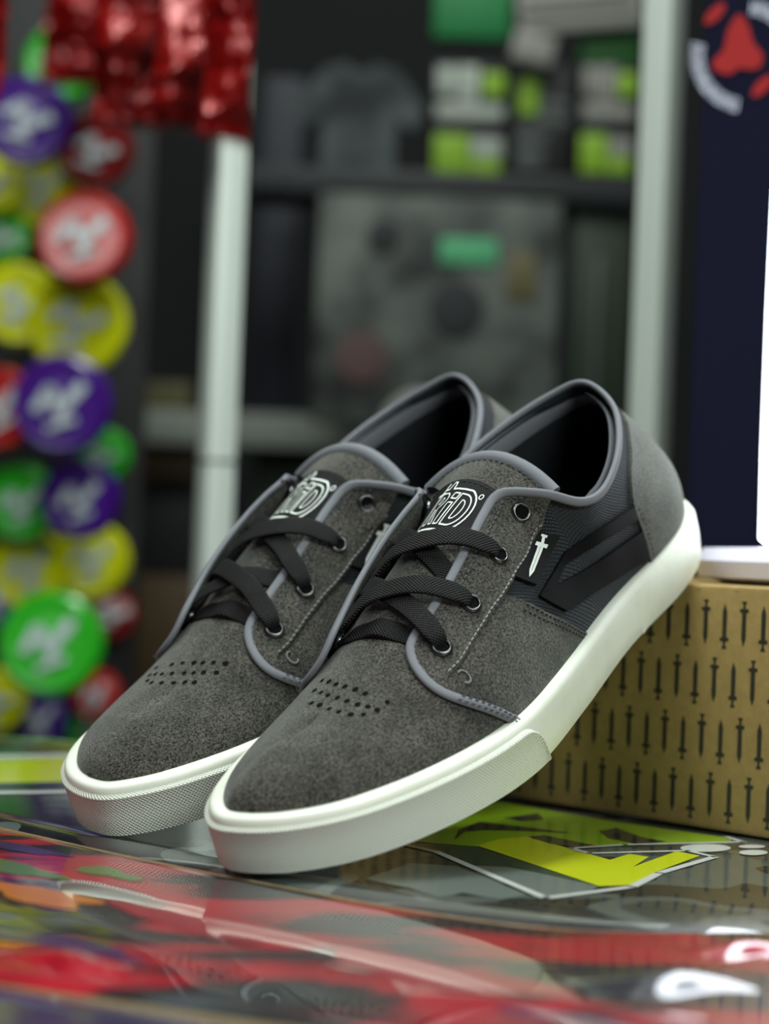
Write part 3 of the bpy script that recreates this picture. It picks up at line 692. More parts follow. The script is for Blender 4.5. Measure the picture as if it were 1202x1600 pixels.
def ed(e, d): return E_ * e + N_ * d
BF = [(-.38, -.069), (-.30, -.070), (-.14, -.068), (-.05, -.073), (.02, -.073), (.08, -.071), (.127, -.0615), (.155, -.0385), (.1757, -.006), (.187, .03), (.192, .07), (.187, .11), (.172, .145), (.145, .17), (.10, .18), (0, .182), (-.25, .182), (-.38, .175), (-.44, .14), (-.455, .06), (-.44, -.03)]
deckB, cB = deck('skateboard_deck', 'charcoal skateboard deck with neon yellow lettering under the shoes and box', cr_closed([ed(*p) for p in BF], 6), lambda x, y: 0.0, .011, 'deck_art_grey')
eA = np.array([.875, -.484]); nA = np.array([.484, .875])
front_edge = [tuple(eA * e + nA * -.2463) for e in (-.50, -.3, -.1, .1, .25)]
_bc = cr_closed([ed(*p) for p in BF], 6); _bi = [q for q in _bc if (q @ N_ < .0 and -.36 < q @ E_ < .178)]
_bi = sorted(_bi, key=lambda q: q @ E_); back_edge = [tuple(np.array(q) + (-N_ * .0028 if q @ E_ < .12 else (-N_ * .7 + E_ * .7) * .0032)) for q in _bi]
outA = front_edge + [(.42, -.35), (.43, -.22), (.33, -.15), (.20, -.135)] + back_edge[::-1] + [(-.50, .10)]
def zA(x, y):
    d = (x * N_[0] + y * N_[1]) + .07
    return max(-.006, -.0010 - .25 * max(0, -d - .05) ** 2)
deckA, cA = deck('skateboard_deck', 'glossy red and purple skateboard deck in the foreground reflecting the shoes', resample(np.array(outA), 160, True), zA, .011, 'deck_art_red', (-.0119, -.2123))
frC = [tuple(eA * e + nA * -.2500) for e in (.20, 0, -.2, -.42)]
mat('deck_art_purple', srgb(52, 34, 92), .4, noise=(18, srgb(26, 18, 50), 3, .35, .7), coat=1.0, coat_rough=.05)
deckC, cC = deck('skateboard_deck', 'purple skateboard deck mostly out of frame at the bottom left', resample(np.array(frC + [(-.55, -.10), (-.50, -.36), (-.1, -.55), (.12, -.52)]), 120, True), lambda x, y: -.0045, .011, 'deck_art_purple')
for k_, (wx, wy, wl, ww, wh, wr) in enumerate([(.078, -.222, .026, .014, .0034, .35), (.108, -.168, .020, .010, .0026, .35), (.05, -.258, .05, .010, .0016, -.4), (-.078, -.215, .020, .009, .0022, -.6)]):
    m_ = MB(); nu, nv = 24, 14; V = []
    for i in range(nu + 1):
        for j in range(nv + 1):
            u_, v_ = i / nu * 2 - 1, j / nv * 2 - 1; hh_ = max(0, 1 - u_ * u_) ** 1.5 * max(0, 1 - v_ * v_) ** 1.5
            x_, y_ = u_ * wl, v_ * ww + .003 * math.sin(u_ * 4 + k_); c_, s_ = math.cos(wr), math.sin(wr); gx, gy = wx + x_ * c_ - y_ * s_, wy + x_ * s_ + y_ * c_
            V.append((gx - cA[0], gy - cA[1], zA(gx, gy) + .0115 + .00005 + wh * hh_))
    mkobj('wrap_wrinkle', V, [(i * (nv + 1) + j, (i + 1) * (nv + 1) + j, (i + 1) * (nv + 1) + j + 1, i * (nv + 1) + j + 1) for i in range(nu) for j in range(nv)], 'deck_art_red', deckA)
def ink_blob(px, py, rx, ry, m, z):
    P = []
    for a in np.linspace(0, 2 * math.pi, 28, endpoint=False):
        k = 1 + .22 * math.sin(3 * a + px) + .12 * math.sin(5 * a + py); q = gnd(px + rx * k * math.cos(a), py + ry * k * math.sin(a) + .18 * rx * k * math.cos(a)); P.append((q[0] - cA[0], q[1] - cA[1], zA(*q) + .0115 + z))
    mkobj('graphic_print', P, [tuple(range(28))], m, deckA, smooth=False)
for nm, c in (('ink_orange', (190, 110, 16)), ('ink_leaf', (70, 110, 30)), ('ink_purple', (52, 32, 84)), ('ink_crimson', (150, 10, 36))): mat(nm, srgb(*c), .35, coat=1.0, coat_rough=.05)
def gnd(px, py):
    d = _rt * ((px - 601) / FPX) + _up * ((800 - py) / FPX) + _fw; t = -CAM_H / d.z
    return np.array([d.x * t, -CAM_D + d.y * t])
for b_ in ((60, 1392, 90, 13, 'ink_orange', .00015), (20, 1352, 70, 10, 'ink_leaf', .0002), (170, 1360, 50, 7, 'ink_leaf', .0002), (40, 1322, 60, 6, 'ink_purple', .00015), (330, 1440, 150, 14, 'ink_crimson', .00015), (700, 1520, 190, 20, 'ink_crimson', .00015), (880, 1575, 120, 14, 'ink_purple', .0002), (100, 1462, 120, 9, 'ink_purple', .0002)): ink_blob(*b_)
# printed shapes on the grey deck (flat ink, a tenth of a millimetre proud)
z6 = lambda x, y: (640 + x / 2.139, 1220 + y / 2.139)
def gnd(px, py):
    d = _rt * ((px - 601) / FPX) + _up * ((800 - py) / FPX) + _fw; t = -CAM_H / d.z
    return np.array([d.x * t, -CAM_D + d.y * t])
def ink(polys, z, m, name='graphic_print'):
    if m == 'ink_white' and len(polys) > 3: return ink1(polys, z, m, name)
    for pl in polys: ink1([pl], z, m, name)
def ink1(polys, z, m, name='graphic_print'):
    mb = MB()
    for pl in polys:
        p = np.array(pl) - cB; mb.add([(x, y, .0115 + z) for x, y in p], [tuple(range(len(p)))])
    bm = bmesh.new(); me = bpy.data.meshes.new(name); me.from_pydata(mb.v, [], mb.f); bm.from_mesh(me); bmesh.ops.triangulate(bm, faces=bm.faces[:])
    for f in bm.faces:
        if f.normal.z < 0: f.normal_flip()
    bm.to_mesh(me); bm.free(); me.materials.append(MATS[m]); o = bpy.data.objects.new(name, me); col.objects.link(o); o.parent = deckB; return o
g6 = lambda pts: [tuple(gnd(*z6(*p))) for p in pts]
def strip(pts, w, closed=False):
    p = np.array(pts); out = []
    for a, b in zip(p[:-1], p[1:]):
        u = (b - a) / np.linalg.norm(b - a); n = np.array([-u[1], u[0]]) * w / 2; a2, b2 = a - u * w * .3, b + u * w * .3
        out.append([a2 - n, b2 - n, b2 + n, a2 + n])
    return out
ink([g6([(20, 205), (60, 100), (300, 72), (700, 140), (1075, 192), (1075, 205), (900, 207), (765, 212), (620, 218), (395, 192), (290, 207), (225, 220)])], .00012, 'ink_green')
ink([g6([(225, 218), (635, 354), (740, 350), (830, 304), (972, 252), (893, 237), (748, 289), (800, 256), (735, 246), (670, 266), (395, 188), (300, 196)])], .00022, 'ink_yellow')
ink([g6([(150, 200), (165, 165), (235, 139), (400, 158), (555, 178), (420, 170), (250, 166), (185, 172)]), g6([(315, 126), (430, 110), (450, 131), (380, 137)]), g6([(395, 189), (450, 184), (600, 214), (640, 222), (560, 226), (470, 212)]), g6([(635, 170), (690, 159), (770, 188), (860, 206), (760, 213), (665, 193)])], .00030, 'ink_dark')
ink([g6([(80, 205), (225, 220), (635, 354), (600, 372), (455, 388), (100, 238)])], .00010, 'ink_teal')
ink([g6([(215, 285), (330, 290), (460, 316), (632, 354), (600, 372), (455, 388)]), g6([(-150, 330), (0, 276), (160, 287), (400, 385), (300, 398), (180, 376), (100, 392), (0, 360)])], .00018, 'ink_grey')
wp = np.array(g6([(90, 240), (455, 395), (745, 357), (835, 311), (1020, 257), (930, 236), (600, 245), (540, 228), (720, 216), (1115, 207), (1060, 190)]))
ink(strip(wp[:5], .0034) + strip(wp[4:], .0030), .00036, 'ink_white')
ink(strip(np.array(g6([(-60, 205), (90, 240)])), .004), .00034, 'ink_cream')
def ell(cx, cy, rx, ry): return [(cx + rx * math.cos(a), cy + ry * math.sin(a)) for a in np.linspace(0, 2 * math.pi, 24, endpoint=False)]
ink([g6(ell(990, 227, 85, 13)), g6(ell(1145, 222, 45, 6)), g6(ell(1150, 242, 48, 9))], .0003, 'ink_white')
pgl = lambda pts: [tuple(gnd(*p)) for p in pts]
ink([pgl([(-60, 1190), (125, 1184), (130, 1205), (110, 1222), (-60, 1226)])], .0002, 'ink_yellow')
ink([pgl([(-60, 1225), (120, 1222), (120, 1229), (-60, 1231)])], .0003, 'ink_teal')
ink([pgl([(-60, 1181), (125, 1178), (125, 1184), (-60, 1189)]), pgl([(-60, 1238), (110, 1236), (110, 1240), (-60, 1243)])], .0003, 'ink_white')
# counter
cm = MB(); cm.bbox((0.05, -.245, -.0115 - .02), (2.2, 1.21, .04), .004)
cm.bbox((0.05, -.245, -.5), (2.1, 1.1, .896), .004); ctr = cm.build('counter', 'counter_top'); tag(ctr, 'dark shop counter under the skateboard decks and shoe box', 'counter')
# shoe box
BYAW = -0.87144; bu = Vector((math.cos(BYAW), math.sin(BYAW), 0)); bn = Vector((-math.sin(BYAW), math.cos(BYAW), 0)); B0 = Vector((0.0166, 0.23023, 0)) + bn * .005
BH = .0995; BD = .20; U0, U1 = -.055, .295
box = thing('shoe_box', 'brown cardboard shoe box printed with black swords behind the shoes', 'box', tuple(B0 + bu * .12 + bn * BD / 2))
Rb = Matrix.Rotation(BYAW, 3, 'Z')
b = MB(); b.bbox((0, 0, BH / 2 + .0005), (U1 - U0, BD, BH - .001), .0018, Rb); b.build('carton', 'cardboard', box)
pr = MB(); PP_ = .0202; DZ = .0232
def sword_poly(u, ztop, up):
    L = .0183; s = -1 if up else 1
    f = lambda du, dz: (u + du, (ztop - dz) if up else (ztop - L + dz))
    return [[f(-.0013, 0), f(.0013, 0), f(.0011, .0010), f(.0006, .0012), f(.0006, .0034), f(-.0006, .0034), f(-.0006, .0012), f(-.0011, .0010)],
            [f(-.0024, .0036), f(-.0021, .0030), f(.0021, .0030), f(.0024, .0036), f(.0021, .0046), f(-.0021, .0046)],
            [f(-.0011, .0046), f(.0011, .0046), f(.0012, .0150), f(0, L), f(-.0012, .0150)]]
def clipz(poly, zmax, zmin):
    def cl(P, keep, z):
        out = []
        for i in range(len(P)):
            a, c = P[i - 1], P[i]
            if keep(a) != keep(c):
                t = (z - a[1]) / (c[1] - a[1]); out.append((a[0] + (c[0] - a[0]) * t, z))
            if keep(c): out.append(c)
        return out
    P = cl(poly, lambda q: q[1] <= zmax, zmax)
    return cl(P, lambda q: q[1] >= zmin, zmin) if P else P
for row in range(-1, 5):
    zt_ = .0896 - row * DZ + .0040; off = .0119 if row % 2 == 0 else .0175
    for k in range(-4, 16):
        for up in (True, False):
            u = off + k * PP_ + (0 if up else PP_ / 2)
            if u < U0 + .006 or u > U1 - .006: continue
            for pl in sword_poly(u, zt_ - (0 if up else .0012), up):
                pl = clipz(pl, BH - .002, .002)
                if len(pl) < 3: continue
                V = [bu * (p[0] - .12) + bn * (-BD / 2 - .00012) + Vector((0, 0, p[1])) for p in pl]
                V = [v_ + bu * 0 for v_ in V]
                pr.add(V, [tuple(range(len(pl)))])
            # top face
    # end rows only on the front face
pr.build('sword_print', 'box_print', box, smooth=False)
# ------------------------------------------------------------------ room shell
mat('wall_dark', srgb(18, 19, 23), .8, noise=(3, srgb(12, 13, 16), 3, .3, .7)); mat('floor_grey', srgb(70, 68, 66), .5, noise=(6, srgb(56, 55, 54), 4, .3, .7)); mat('ceiling_white', srgb(120, 122, 120), .9)
def slab(name, c, d, m):
    mb = MB(); mb.box(c, d); o = mb.build(name, m, smooth=False); o['kind'] = 'structure'; return o
slab('floor', (0, .8, -.97), (7, 7, .04), 'floor_grey')
slab('wall_back', (0, 2.75, .6), (7, .06, 3.2), 'wall_dark')
slab('wall_left', (-2.2, .8, .6), (.06, 7, 3.2), 'wall_dark'); slab('wall_right', (2.2, .8, .6), (.06, 7, 3.2), 'wall_dark')
slab('wall_front', (0, -2.7, .6), (7, .06, 3.2), 'ceiling_white')
slab('ceiling', (0, .8, 2.2), (7, 7, .04), 'ceiling_white')
# ------------------------------------------------------------------ metal posts
mat('post_metal', srgb(206, 216, 208), .35, spec=.6); mat('post_band', srgb(120, 124, 122), .4, metal=.6)
def post(px, py, Y, side, rot, label):
    p = at(px, py, Y); r = thing('display_post', label, 'post', (p.x, p.y, -.95), 'metal display posts')
    R = Matrix.Rotation(rot, 3, 'Z')
    m = MB(); m.bbox((0, 0, 1.0), (side, side, 2.0), .003, R); m.build('upright', 'post_metal', r)
    m = MB(); m.bbox((0, 0, 1.115), (side * 1.05, side * 1.05, .003), .0008, R); m.build('slot_collar', 'post_band', r)
    m = MB(); m.bbox((0, 0, .006), (side * 3, side * 3, .010), .002, R); m.build('foot_plate', 'post_band', r)
post(347, 500, .75, .0220, math.radians(28), 'pale metal display post left of the shoes, its top hidden by red foil')
post(1029, 300, .75, .0230, math.radians(53), 'pale metal display post right of the shoes, beside the navy shirt')
# ------------------------------------------------------------------ round packets at the left
COLS = {'green': (40, 176, 26), 'purple': (62, 8, 122), 'red': (170, 16, 12), 'yellow': (214, 220, 4), 'dark red': (120, 12, 12)}
for k, c in COLS.items(): mat('plastic_' + k, srgb(*c), .3, coat=.4, coat_rough=.15)
mat('packet_print', srgb(190, 200, 204), .4)
def packet(px, py, rpx, colour, Y, label, tilt):
    c = at(px, py, Y); r = rpx * scale_at(Y); root = thing('round_packet', label, 'packet', tuple(c), 'round coloured packets on the left rack')
    ax = Vector((random.uniform(-.18, .18), -1, random.uniform(-.15, .15))).normalized()
    m = MB(); m.lathe([(r * .55, -.010), (r * .9, -.008), (r, 0), (r * .96, .006), (r * .86, .009), (r * .80, .008), (r * .4, .011), (.001, .012)], (0, 0, 0), ax, 32); m.build('shell', 'plastic_' + colour, root)
    u = ax.orthogonal().normalized(); u = Vector((0, 0, 1)).cross(ax).normalized() * -1; w = ax.cross(u) * -1
    if w.z < 0: w = -w
    if u.x < 0: u = -u
    ca, sa = math.cos(tilt), math.sin(tilt); u, w = u * ca + w * sa, w * ca - u * sa
    m = MB()                                     # script-like logo: three fat strokes
    for (x0, y0, x1, y1, t) in ((-.5, -.05, -.12, .34, .2), (-.14, .36, .02, -.30, .2), (.0, -.12, .55, .28, .22), (-.35, -.42, .25, -.36, .12)):
        a = np.array([x0, y0]) * r; b_ = np.array([x1, y1]) * r; d = b_ - a; d = d / np.linalg.norm(d); n = np.array([-d[1], d[0]]) * t * r / 2
        m.prism([tuple(a - n), tuple(b_ - n), tuple(b_ + n), tuple(a + n)], ax * .0120, u, w, ax, .0012)
    o = m.build('print', 'packet_print', root, smooth=False); o['kind'] = 'stuff'
    pm = MB(); pm.lathe([(.002, 0), (.002, 1.49 - c.y - .0)], Vector((0, 0.008, r * .55)), (0, 1, 0), 8); pm.build('peg', 'post_band', root)
PK = [(100, 100, 66, 'green', 'green round packet just under the red foil bags'), (42, 190, 72, 'purple', 'purple round packet high on the rack, below the topmost green one'), (150, 236, 60, 'dark red', 'dark red round packet in shade above the bright red one'),
      (66, 292, 66, 'yellow', 'yellow round packet above the red one, below the upper purple one'), (-12, 285, 50, 'yellow', 'yellow round packet cut by the left edge, uppermost of those'), (6, 375, 46, 'green', 'green round packet cut by the left edge beside the red packet'), (131, 373, 76, 'red', 'large red round packet in the upper half of the rack'),
      (28, 476, 66, 'yellow', 'yellow round packet left of the bigger yellow one'), (122, 506, 82, 'yellow', 'big yellow round packet above the big purple one'), (2, 640, 66, 'red', 'red round packet cut by the left edge beside the big purple one'),
      (97, 632, 80, 'purple', 'big purple round packet in the middle of the rack'), (164, 712, 44, 'green', 'small green round packet right of the lower purple one'), (126, 780, 64, 'purple', 'smaller purple round packet under the big purple one'),
      (34, 786, 62, 'green', 'green round packet left of the lower purple one'), (44, 890, 66, 'yellow', 'yellow round packet left of its twin, above the large green one'), (142, 876, 62, 'yellow', 'yellow round packet touching the lower purple one, right of its twin'),
      (80, 1006, 84, 'green', 'largest green round packet low on the rack'), (176, 960, 40, 'dark red', 'dim red round packet peeking out right of the large green one'), (-4, 1092, 50, 'yellow', 'yellow round packet at the lower left edge'),
      (60, 1124, 50, 'purple', 'purple round packet at the bottom of the rack'), (152, 1086, 40, 'red', 'small red round packet under the large green one'), (148, 1146, 44, 'green', 'green round packet at the bottom of the rack behind the toe'), (-14, 945, 40, 'purple', 'purple round packet mostly out of frame at the left edge')]
DEP = {(131, 373): 1.33, (97, 632): 1.32, (126, 780): 1.36, (80, 1006): 1.33, (42, 190): 1.36, (122, 506): 1.38, (28, 476): 1.41, (100, 100): 1.40, (34, 786): 1.40, (2, 640): 1.37}
for i, (px, py, r, c, lab) in enumerate(PK):
    packet(px, py, r, c, DEP.get((px, py), 1.44 + .03 * (i % 2)), lab, random.uniform(-.4, .6))
mat('rack_black', srgb(10, 10, 12), .6)
p0, p1 = at(-160, -60, 1.52), at(205, 1190, 1.52)
rk = thing('packet_rack', 'black panel rack holding the round coloured packets', 'rack', ((p0.x + p1.x) / 2, 1.52, -.95))
m = MB(); m.bbox((0, 0, (p0.z + 1.25) / 2), (p1.x - p0.x, .02, p0.z + 1.1), .003); m.build('back_panel', 'rack_black', rk)
m = MB(); m.bbox((0, .02, .012), (p1.x - p0.x, .3, .024), .003); m.build('base', 'rack_black', rk)
# ------------------------------------------------------------------ red foil bags
mat('foil_red', srgb(150, 10, 8), .34, metal=.25, spec=.8, noise=(60, srgb(120, 6, 6), 3, .4, .7))
from mathutils import noise as mnoise
def foil(x0, y0, x1, y1, Y, label, seed):
    rng = np.random.RandomState(seed); a = at(x0, y1, Y); b_ = at(x1, y0, Y); w, h = b_.x - a.x, b_.z - a.z
    root = thing('foil_bag', label, 'bag', ((a.x + b_.x) / 2, Y, a.z), 'red foil bags')
    nu, nv = 34, 48; P = np.zeros((2, nu, nv, 3)); ph = rng.rand(8) * 6.28
    for k in (0, 1):
        for i in range(nu):
            for j in range(nv):
                u, v_ = i / (nu - 1), j / (nv - 1); puff = (max(0, math.sin(math.pi * u)) * max(0, math.sin(math.pi * v_))) ** .5 * .018
                cr_ = .030 * (mnoise.noise(Vector((u * w * 28 + seed * 7, v_ * h * 22, seed * 3.1)))) + .012 * abs(mnoise.noise(Vector((u * w * 70, v_ * h * 60 + seed, 9.)))) 
                z = v_ * h + (.006 * (1 if i % 2 else -1) if j in (0, nv - 1) else 0)
                P[k, i, j] = ((u - .5) * w * (1 + .06 * math.sin(5 * v_ + ph[4])), (-puff if k == 0 else puff * .6) + cr_, z)
    V = P.reshape(-1, 3); F = []
    for k in (0, 1):
        for i in range(nu - 1):
            for j in range(nv - 1):
                q = [k * nu * nv + i * nv + j, k * nu * nv + (i + 1) * nv + j, k * nu * nv + (i + 1) * nv + j + 1, k * nu * nv + i * nv + j + 1]; F.append(tuple(q if k == 0 else q[::-1]))
    mkobj('pouch', V, F, 'foil_red', root, sharp=40)
    m = MB(); m.bbox((0, 0, h + .004), (w * .9, .003, .016), .0008); m.build('header_seal', 'foil_red', root)
foil(64, -40, 190, 128, 1.26, 'red foil bag hanging over the top green packet', 1)
foil(140, -60, 262, 190, .74, 'red foil bag second from the post', 2)
foil(238, -60, 336, 198, .70, 'red foil bag just left of the bag over the post', 3)
foil(312, -70, 402, 214, .64, 'red foil bag hanging in front of the left post', 4)
foil(-70, -60, 12, 150, .60, 'bright red foil bag cut by the top left corner', 5)
# ------------------------------------------------------------------ navy shirt
mat('cloth_navy', srgb(14, 15, 36), .9, spec=.15, bump=(500, .3, .001)); mat('shirt_white', srgb(186, 190, 206), .8); mat('shirt_red', srgb(150, 12, 12), .8)
SY = .46
def shirt():
    root = thing('tshirt', 'dark navy t-shirt with red three-pointed emblem and white ring of letters', 't-shirt', tuple(at(1330, 870, SY)))
    o = Vector(root.location); a = at(1072, 868, SY); x0 = a.x - o.x; W_ = .50; nu, nv = 60, 60; V = []; F = []
    Ht = .78
    def fold(u, v_): return .010 * math.sin(u * 14 + 1.2 * math.sin(v_ * 4)) * (1 - .6 * v_) * min(1, u * 5)
    lean = math.tan(.0)
    for k in (0, 1):
        for i in range(nu + 1):
            for j in range(nv + 1):
                u, v_ = i / nu, j / nv; sh = .0
                if v_ > .90: sh = (v_ - .90) / .10
                x = x0 + W_ * (u + (0.5 - u) * .45 * sh); z = v_ * Ht
                V.append((x, fold(u, v_) + (.0 if k == 0 else .02 * math.sin(math.pi * u) + .003), z))
    n1 = (nu + 1) * (nv + 1)
    for k in (0, 1):
        for i in range(nu):
            for j in range(nv):
                q = [k * n1 + i * (nv + 1) + j, k * n1 + (i + 1) * (nv + 1) + j, k * n1 + (i + 1) * (nv + 1) + j + 1, k * n1 + i * (nv + 1) + j + 1]; F.append(tuple(q if k == 0 else q[::-1]))
    mkobj('body', V, F, 'cloth_navy', root)
    m = MB()
    for s in (-1, 1):
        cx = x0 + W_ * (.02 if s < 0 else .98); R = Matrix.Rotation(s * .5, 3, 'Y')
        if s > 0: m.bbox((cx + .05, .012, Ht * .86), (.18, .03, .20), .012, R)
    m.build('sleeve', 'cloth_navy', root)
    m = MB(); m.lathe([(.075, 0), (.083, .006), (.083, .016), (.075, .02), (.070, .012)], (x0 + W_ * .5, .012, Ht - .012), (0, 0, 1), 28); m.build('collar', 'cloth_navy', root)
    m = MB(); m.lathe([(.003, 0), (.003, .12)], (x0 + W_ * .5, .012, Ht), (0, 0, 1), 10); m.bbox((x0 + W_ * .5, .012, Ht - .03), (.36, .008, .012), .003); m.build('hanger', 'post_band', root)
    def P3(px, py):
        q = at(px, py, SY) - o; u = (q.x - x0) / W_; return Vector((q.x, fold(max(0, u), q.z / Ht) - .0012, q.z))
    def flat(polys, mt, nm):
        mb = MB()
        for pl in polys:
            c = (sum(p[0] for p in pl) / len(pl), sum(p[1] for p in pl) / len(pl)); k = len(pl)
            mb.add([P3(*c)] + [P3(*p) for p in pl], [(0, 1 + i, 1 + (i + 1) % k) for i in range(k)])
        mb.build(nm, mt, root, smooth=False)['kind'] = 'stuff'
    emb = cr_closed([(1155, 22), (1170, 40), (1178, 66), (1192, 84), (1188, 104), (1170, 108), (1155, 106), (1140, 116), (1118, 110), (1114, 96), (1130, 78), (1138, 46)], 5)
    flat([emb], 'shirt_red', 'emblem')
    ec = lambda cx, cy, rx, ry, rot: [(cx + rx * math.cos(a_) * math.cos(rot) - ry * math.sin(a_) * math.sin(rot), cy + rx * math.cos(a_) * math.sin(rot) + ry * math.sin(a_) * math.cos(rot)) for a_ in np.linspace(0, 6.283, 16, endpoint=False)]
    flat([ec(1117, 22, 22, 9, -.8)], 'shirt_red', 'emblem_drop'); flat([ec(1192, 134, 22, 9, -.8)], 'shirt_red', 'emblem_drop')
    let = []
    for a0_, a1_, nl in ((165, 262, 10), (-85, 12, 10)):
        for i in range(nl):
            a_ = math.radians(a0_ + (a1_ - a0_) * (i + .5) / nl); t = math.radians((a1_ - a0_) / nl) * .40; cx, cy = 1166, 88
            P_ = lambda r_, q_: (cx + r_ * math.cos(q_), cy - r_ * -math.sin(q_) if False else cy - r_ * math.sin(-q_) * -1)
            G = lambda r_, q_: (cx + r_ * math.cos(q_), cy - r_ * math.sin(q_)) if a0_ > 0 else (cx + r_ * math.cos(q_), cy + r_ * math.sin(q_))
            let += [[G(66, a_ - t), G(88, a_ - t), G(88, a_ - t * .35), G(66, a_ - t * .35)], [G(66, a_ + t * .35), G(88, a_ + t * .35), G(88, a_ + t), G(66, a_ + t)], [G(84, a_ - t), G(88, a_ - t), G(88, a_ + t), G(84, a_ + t)] if i % 2 else [G(74, a_ - t), G(79, a_ - t), G(79, a_ + t), G(74, a_ + t)]]
    fix = []
    for pl in let:
        fix.append(pl)
    flat(fix, 'shirt_white', 'ring_lettering')
shirt()
# ------------------------------------------------------------------ lamp on the box
mat('lamp_glow', (1, 1, 1, 1), .4, emit=((.84, .91, 1, 1), 4.6)); mat('lamp_base', srgb(214, 212, 230), .4)
lx, ly = .198, .165
lamp = thing('table_lamp', 'glowing white table lamp standing on the shoe box at the right edge', 'lamp', (lx, ly, BH))
m = MB(); m.lathe([(.050, .0006), (.060, .003), (.062, .010), (.058, .0155), (.030, .0165)], (0, 0, 0), (0, 0, 1), 48); m.build('base', 'lamp_base', lamp)
m = MB(); m.lathe([(.030, .0165), (.0345, .020), (.0350, .06), (.0350, .12), (.0345, .17), (.0335, .21), (.0315, .245), (.028, .275), (.021, .30), (.010, .316), (.001, .32)], (0, 0, 0), (0, 0, 1), 48); m.build('shade', 'lamp_glow', lamp)
# ------------------------------------------------------------------ shelves and goods at the back
def card(name, label, cat, rect, Y, th, m_, group=None, rot=0., b=.004):
    a, c = at(rect[0], rect[3], Y), at(rect[2], rect[1], Y); w, h = c.x - a.x, c.z - a.z
    root = thing(name, label, cat, ((a.x + c.x) / 2, Y + th / 2, a.z), group)
    R = Matrix.Rotation(rot, 3, 'Y'); mb = MB(); mb.bbox((0, 0, h / 2), (w, th, h), min(b, th * .4), R); mb.build('body', m_, root)
    return root, w, h, th
def patchp(root, w, h, th, rects, m_, name='print', d=.0008, rot=0.):
    R = Matrix.Rotation(rot, 3, 'Y')
    for k, (x0, y0, x1, y1) in enumerate(rects):
        mb = MB(); cc = R @ Vector(((x0 + x1 - 1) / 2 * w, 0, ((y0 + y1) / 2 - .5) * h)); mb.bbox(cc + Vector((0, -th / 2 - d / 2, h / 2)), ((x1 - x0) * w, d, (y1 - y0) * h), d * .3, R); mb.build(name, m_, root)
for nm, c in (('card_black', (18, 19, 21)), ('card_green', (6, 120, 58)), ('card_green_dark', (6, 84, 14)), ('card_white', (170, 178, 168)), ('card_lime', (132, 176, 26)), ('goods_grey', (74, 80, 78)), ('goods_dark', (30, 33, 36)), ('goods_brown', (78, 60, 30)), ('goods_olive', (96, 90, 54)), ('goods_navy', (26, 29, 42)), ('shelf_grey', (150, 156, 148)), ('mint', (84, 176, 124)), ('goods_pink', (84, 60, 60)), ('pale', (140, 138, 132)), ('deep_green', (24, 42, 24))):
    mat(nm, srgb(*c), .6, noise=(9, tuple(x * .75 for x in srgb(*c)[:3]) + (1,), 3, .35, .75))
BY = 1.75
for (x0, x1, lime, lab) in ((672, 792, 1, 'black carton with white block print and a lime panel, leftmost of three'), (797, 898, 0, 'black carton with a lime blob and faint white lines, middle of three'), (902, 996, 2, 'dim black carton with white print, rightmost of three by the post')):
    r, w, h, th = card('printed_carton', lab, 'box', (x0, 100, x1, 278), BY, .10, 'card_black', 'printed cartons on the back shelf')
    if lime == 0:
        patchp(r, w, h, th, [(.10, .55, .42, .86)], 'card_lime', 'lime_print'); patchp(r, w, h, th, [(.45, .60, .95, .68), (.40, .46, .95, .56), (.08, .28, .60, .40), (.08, .10, .55, .24)], 'goods_grey', 'white_print')
    else:
        patchp(r, w, h, th, [(.05, .72, .30, .96), (.34, .66, .62, .97), (.05, .52, .98, .64)] + ([(.55, .20, .98, .36)]), 'card_white' if lime == 1 else 'pale', 'white_print')
        patchp(r, w, h, th, [(.04, .05, .52, .38), (.54, .05, .96, .19), (.68, .72, .98, .92)], 'card_lime', 'lime_print')
r, w, h, th = card('green_card', 'plain green card at the top centre above the cartons', 'card', (676, -40, 802, 58), BY, .02, 'card_green')
r, w, h, th = card('green_card', 'dark green card beside the right post above the cartons', 'card', (905, 46, 1002, 98), BY, .02, 'card_green_dark')
r, w, h, th = card('paper_flyer', 'pale grey flyer with dark lines tilted at the top right', 'flyer', (808, -30, 1004, 42), BY - .02, .004, 'pale', rot=-.12); patchp(r, w, h, th, [(.05, .30, .95, .40), (.05, .58, .9, .66)], 'goods_dark', 'line', rot=-.12)
r, w, h, th = card('paper_flyer', 'small pale crumpled flyer left of the dark green card', 'flyer', (800, 52, 868, 96), BY - .03, .004, 'pale', rot=.2)
r, w, h, th = card('back_shelf', 'dark shelf board carrying the printed cartons', 'shelf', (384, 279, 1000, 300), 1.72, .11, 'goods_dark')
mat('art_print', srgb(24, 27, 27), .7, noise=(7.5, srgb(104, 110, 104), 3, .38, .62))
mat('shirt_faded', srgb(34, 38, 40), .8, noise=(10, srgb(82, 90, 92), 2, .40, .62))
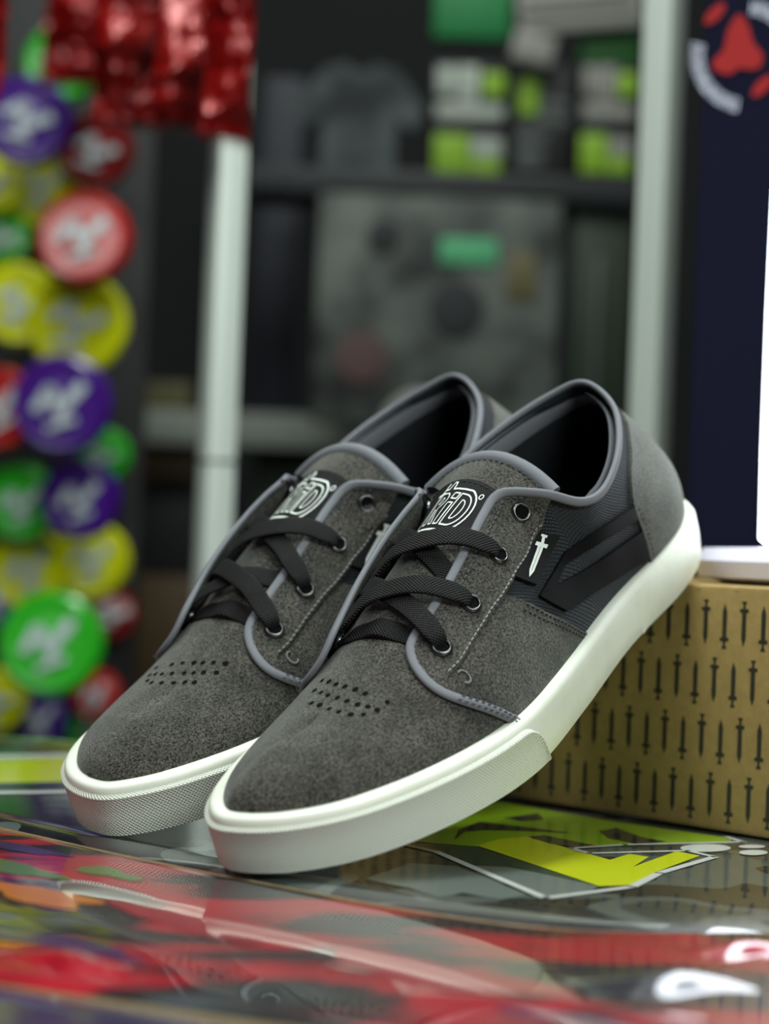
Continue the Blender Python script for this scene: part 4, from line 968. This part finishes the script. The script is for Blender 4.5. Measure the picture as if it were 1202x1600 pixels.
# grey printed shirts
def tee(rect, Y, label, m_):
    a, c = at(rect[0], rect[3], Y), at(rect[2], rect[1], Y); w, h = c.x - a.x, c.z - a.z
    root = thing('tshirt', label, 't-shirt', ((a.x + c.x) / 2, Y, a.z))
    out = [(-.34, 0), (.34, 0), (.34, .66), (.5, .58), (.58, .74), (.34, .96), (.13, 1.0), (.06, .95), (-.06, .95), (-.13, 1.0), (-.34, .96), (-.58, .74), (-.5, .58), (-.34, .66)]
    mb = MB(); mb.prism([(x * w, y * h) for x, y in out], (0, 0, 0), (1, 0, 0), (0, 0, 1), (0, 1, 0), .02); mb.build('body', m_, root, smooth=False)
    return root, w, h
tee((470, 100, 650, 345), 1.8, 'faded grey t-shirt hanging dimly left of the cartons', 'shirt_faded')
r, w, h, th = card('art_panel', 'mottled grey art panel with dark round shapes behind the shoes', 'panel', (486, 304, 880, 660), 1.72, .02, 'art_print')
for (cx, cy, rr, m_) in ((.58, .50, .115, 'goods_dark'), (.27, .80, .07, 'goods_dark'), (.20, .28, .11, 'goods_pink')):
    mb = MB(); mb.lathe([(rr * w * 1.0, 0), (rr * w * .96, .004), (rr * w * .5, .005)], ((cx - .5) * w, -th / 2, cy * h), (0, -1, 0), 24); mb.build('round_print', m_, r)
patchp(r, w, h, th, [(.50, .69, .74, .80)], 'mint', 'mint_print', .002); patchp(r, w, h, th, [(.78, .55, .90, .75)], 'goods_olive', 'olive_print', .002)
card('dark_panel', 'dark green panel left of the right post', 'panel', (884, 330, 992, 680), 1.74, .02, 'deep_green')
card('pale_strip', 'thin pale strip standing on the dark green panel', 'strip', (925, 400, 938, 660), 1.72, .01, 'goods_grey')
card('glass_panel', 'dark bluish glass panel right of the left post', 'panel', (388, 120, 478, 653), 1.955, .01, 'goods_navy')
card('wall_rail', 'pale grey horizontal rail low behind the left post', 'rail', (176, 654, 640, 690), 1.94, .04, 'shelf_grey')
card('storage_box', 'olive box resting on the pale rail', 'box', (190, 598, 300, 653), 1.97, .10, 'goods_olive')
card('storage_box', 'brown box hanging just under the pale rail', 'box', (196, 694, 312, 742), 1.97, .10, 'goods_brown')
card('storage_box', 'black box between the two brown boxes', 'box', (180, 752, 330, 900), 2.0, .12, 'card_black')
card('storage_box', 'large brown carton low behind the rear shoe toe', 'box', (186, 905, 345, 1110), 1.9, .20, 'goods_brown')
card('storage_box', 'mustard box behind the heel of the front shoe', 'box', (762, 640, 850, 720), 2.0, .12, 'goods_olive')
card('storage_box', 'dark green box low between post and rear tongue', 'box', (390, 700, 560, 900), 2.0, .12, 'deep_green')
card('lower_shelf', 'dark shelf board low behind the shoes carrying boxes', 'shelf', (560, 722, 1000, 740), 1.45, .75, 'goods_dark')
# pale helmet behind the rear shoe
hc = at(655, 698, 1.55); hr = 72 * scale_at(1.55)
hl = thing('helmet', 'pale rounded helmet half hidden behind the rear shoe heel', 'helmet', tuple(hc))
m = MB(); m.lathe([(hr * math.cos(a_) * 1.0 + 1e-4, hr * 1.25 * math.sin(a_)) for a_ in np.linspace(-.2, math.pi / 2, 12)], (0, 0, 0), (0, 0, 1), 32); m.build('dome', 'pale', hl)
m = MB(); m.lathe([(hr * .98, -hr * .30), (hr * 1.06, -hr * .26), (hr * 1.06, -hr * .16), (hr * .98, -hr * .12)], (0, 0, 0), (0, 0, 1), 32); m.build('rim', 'goods_grey', hl)
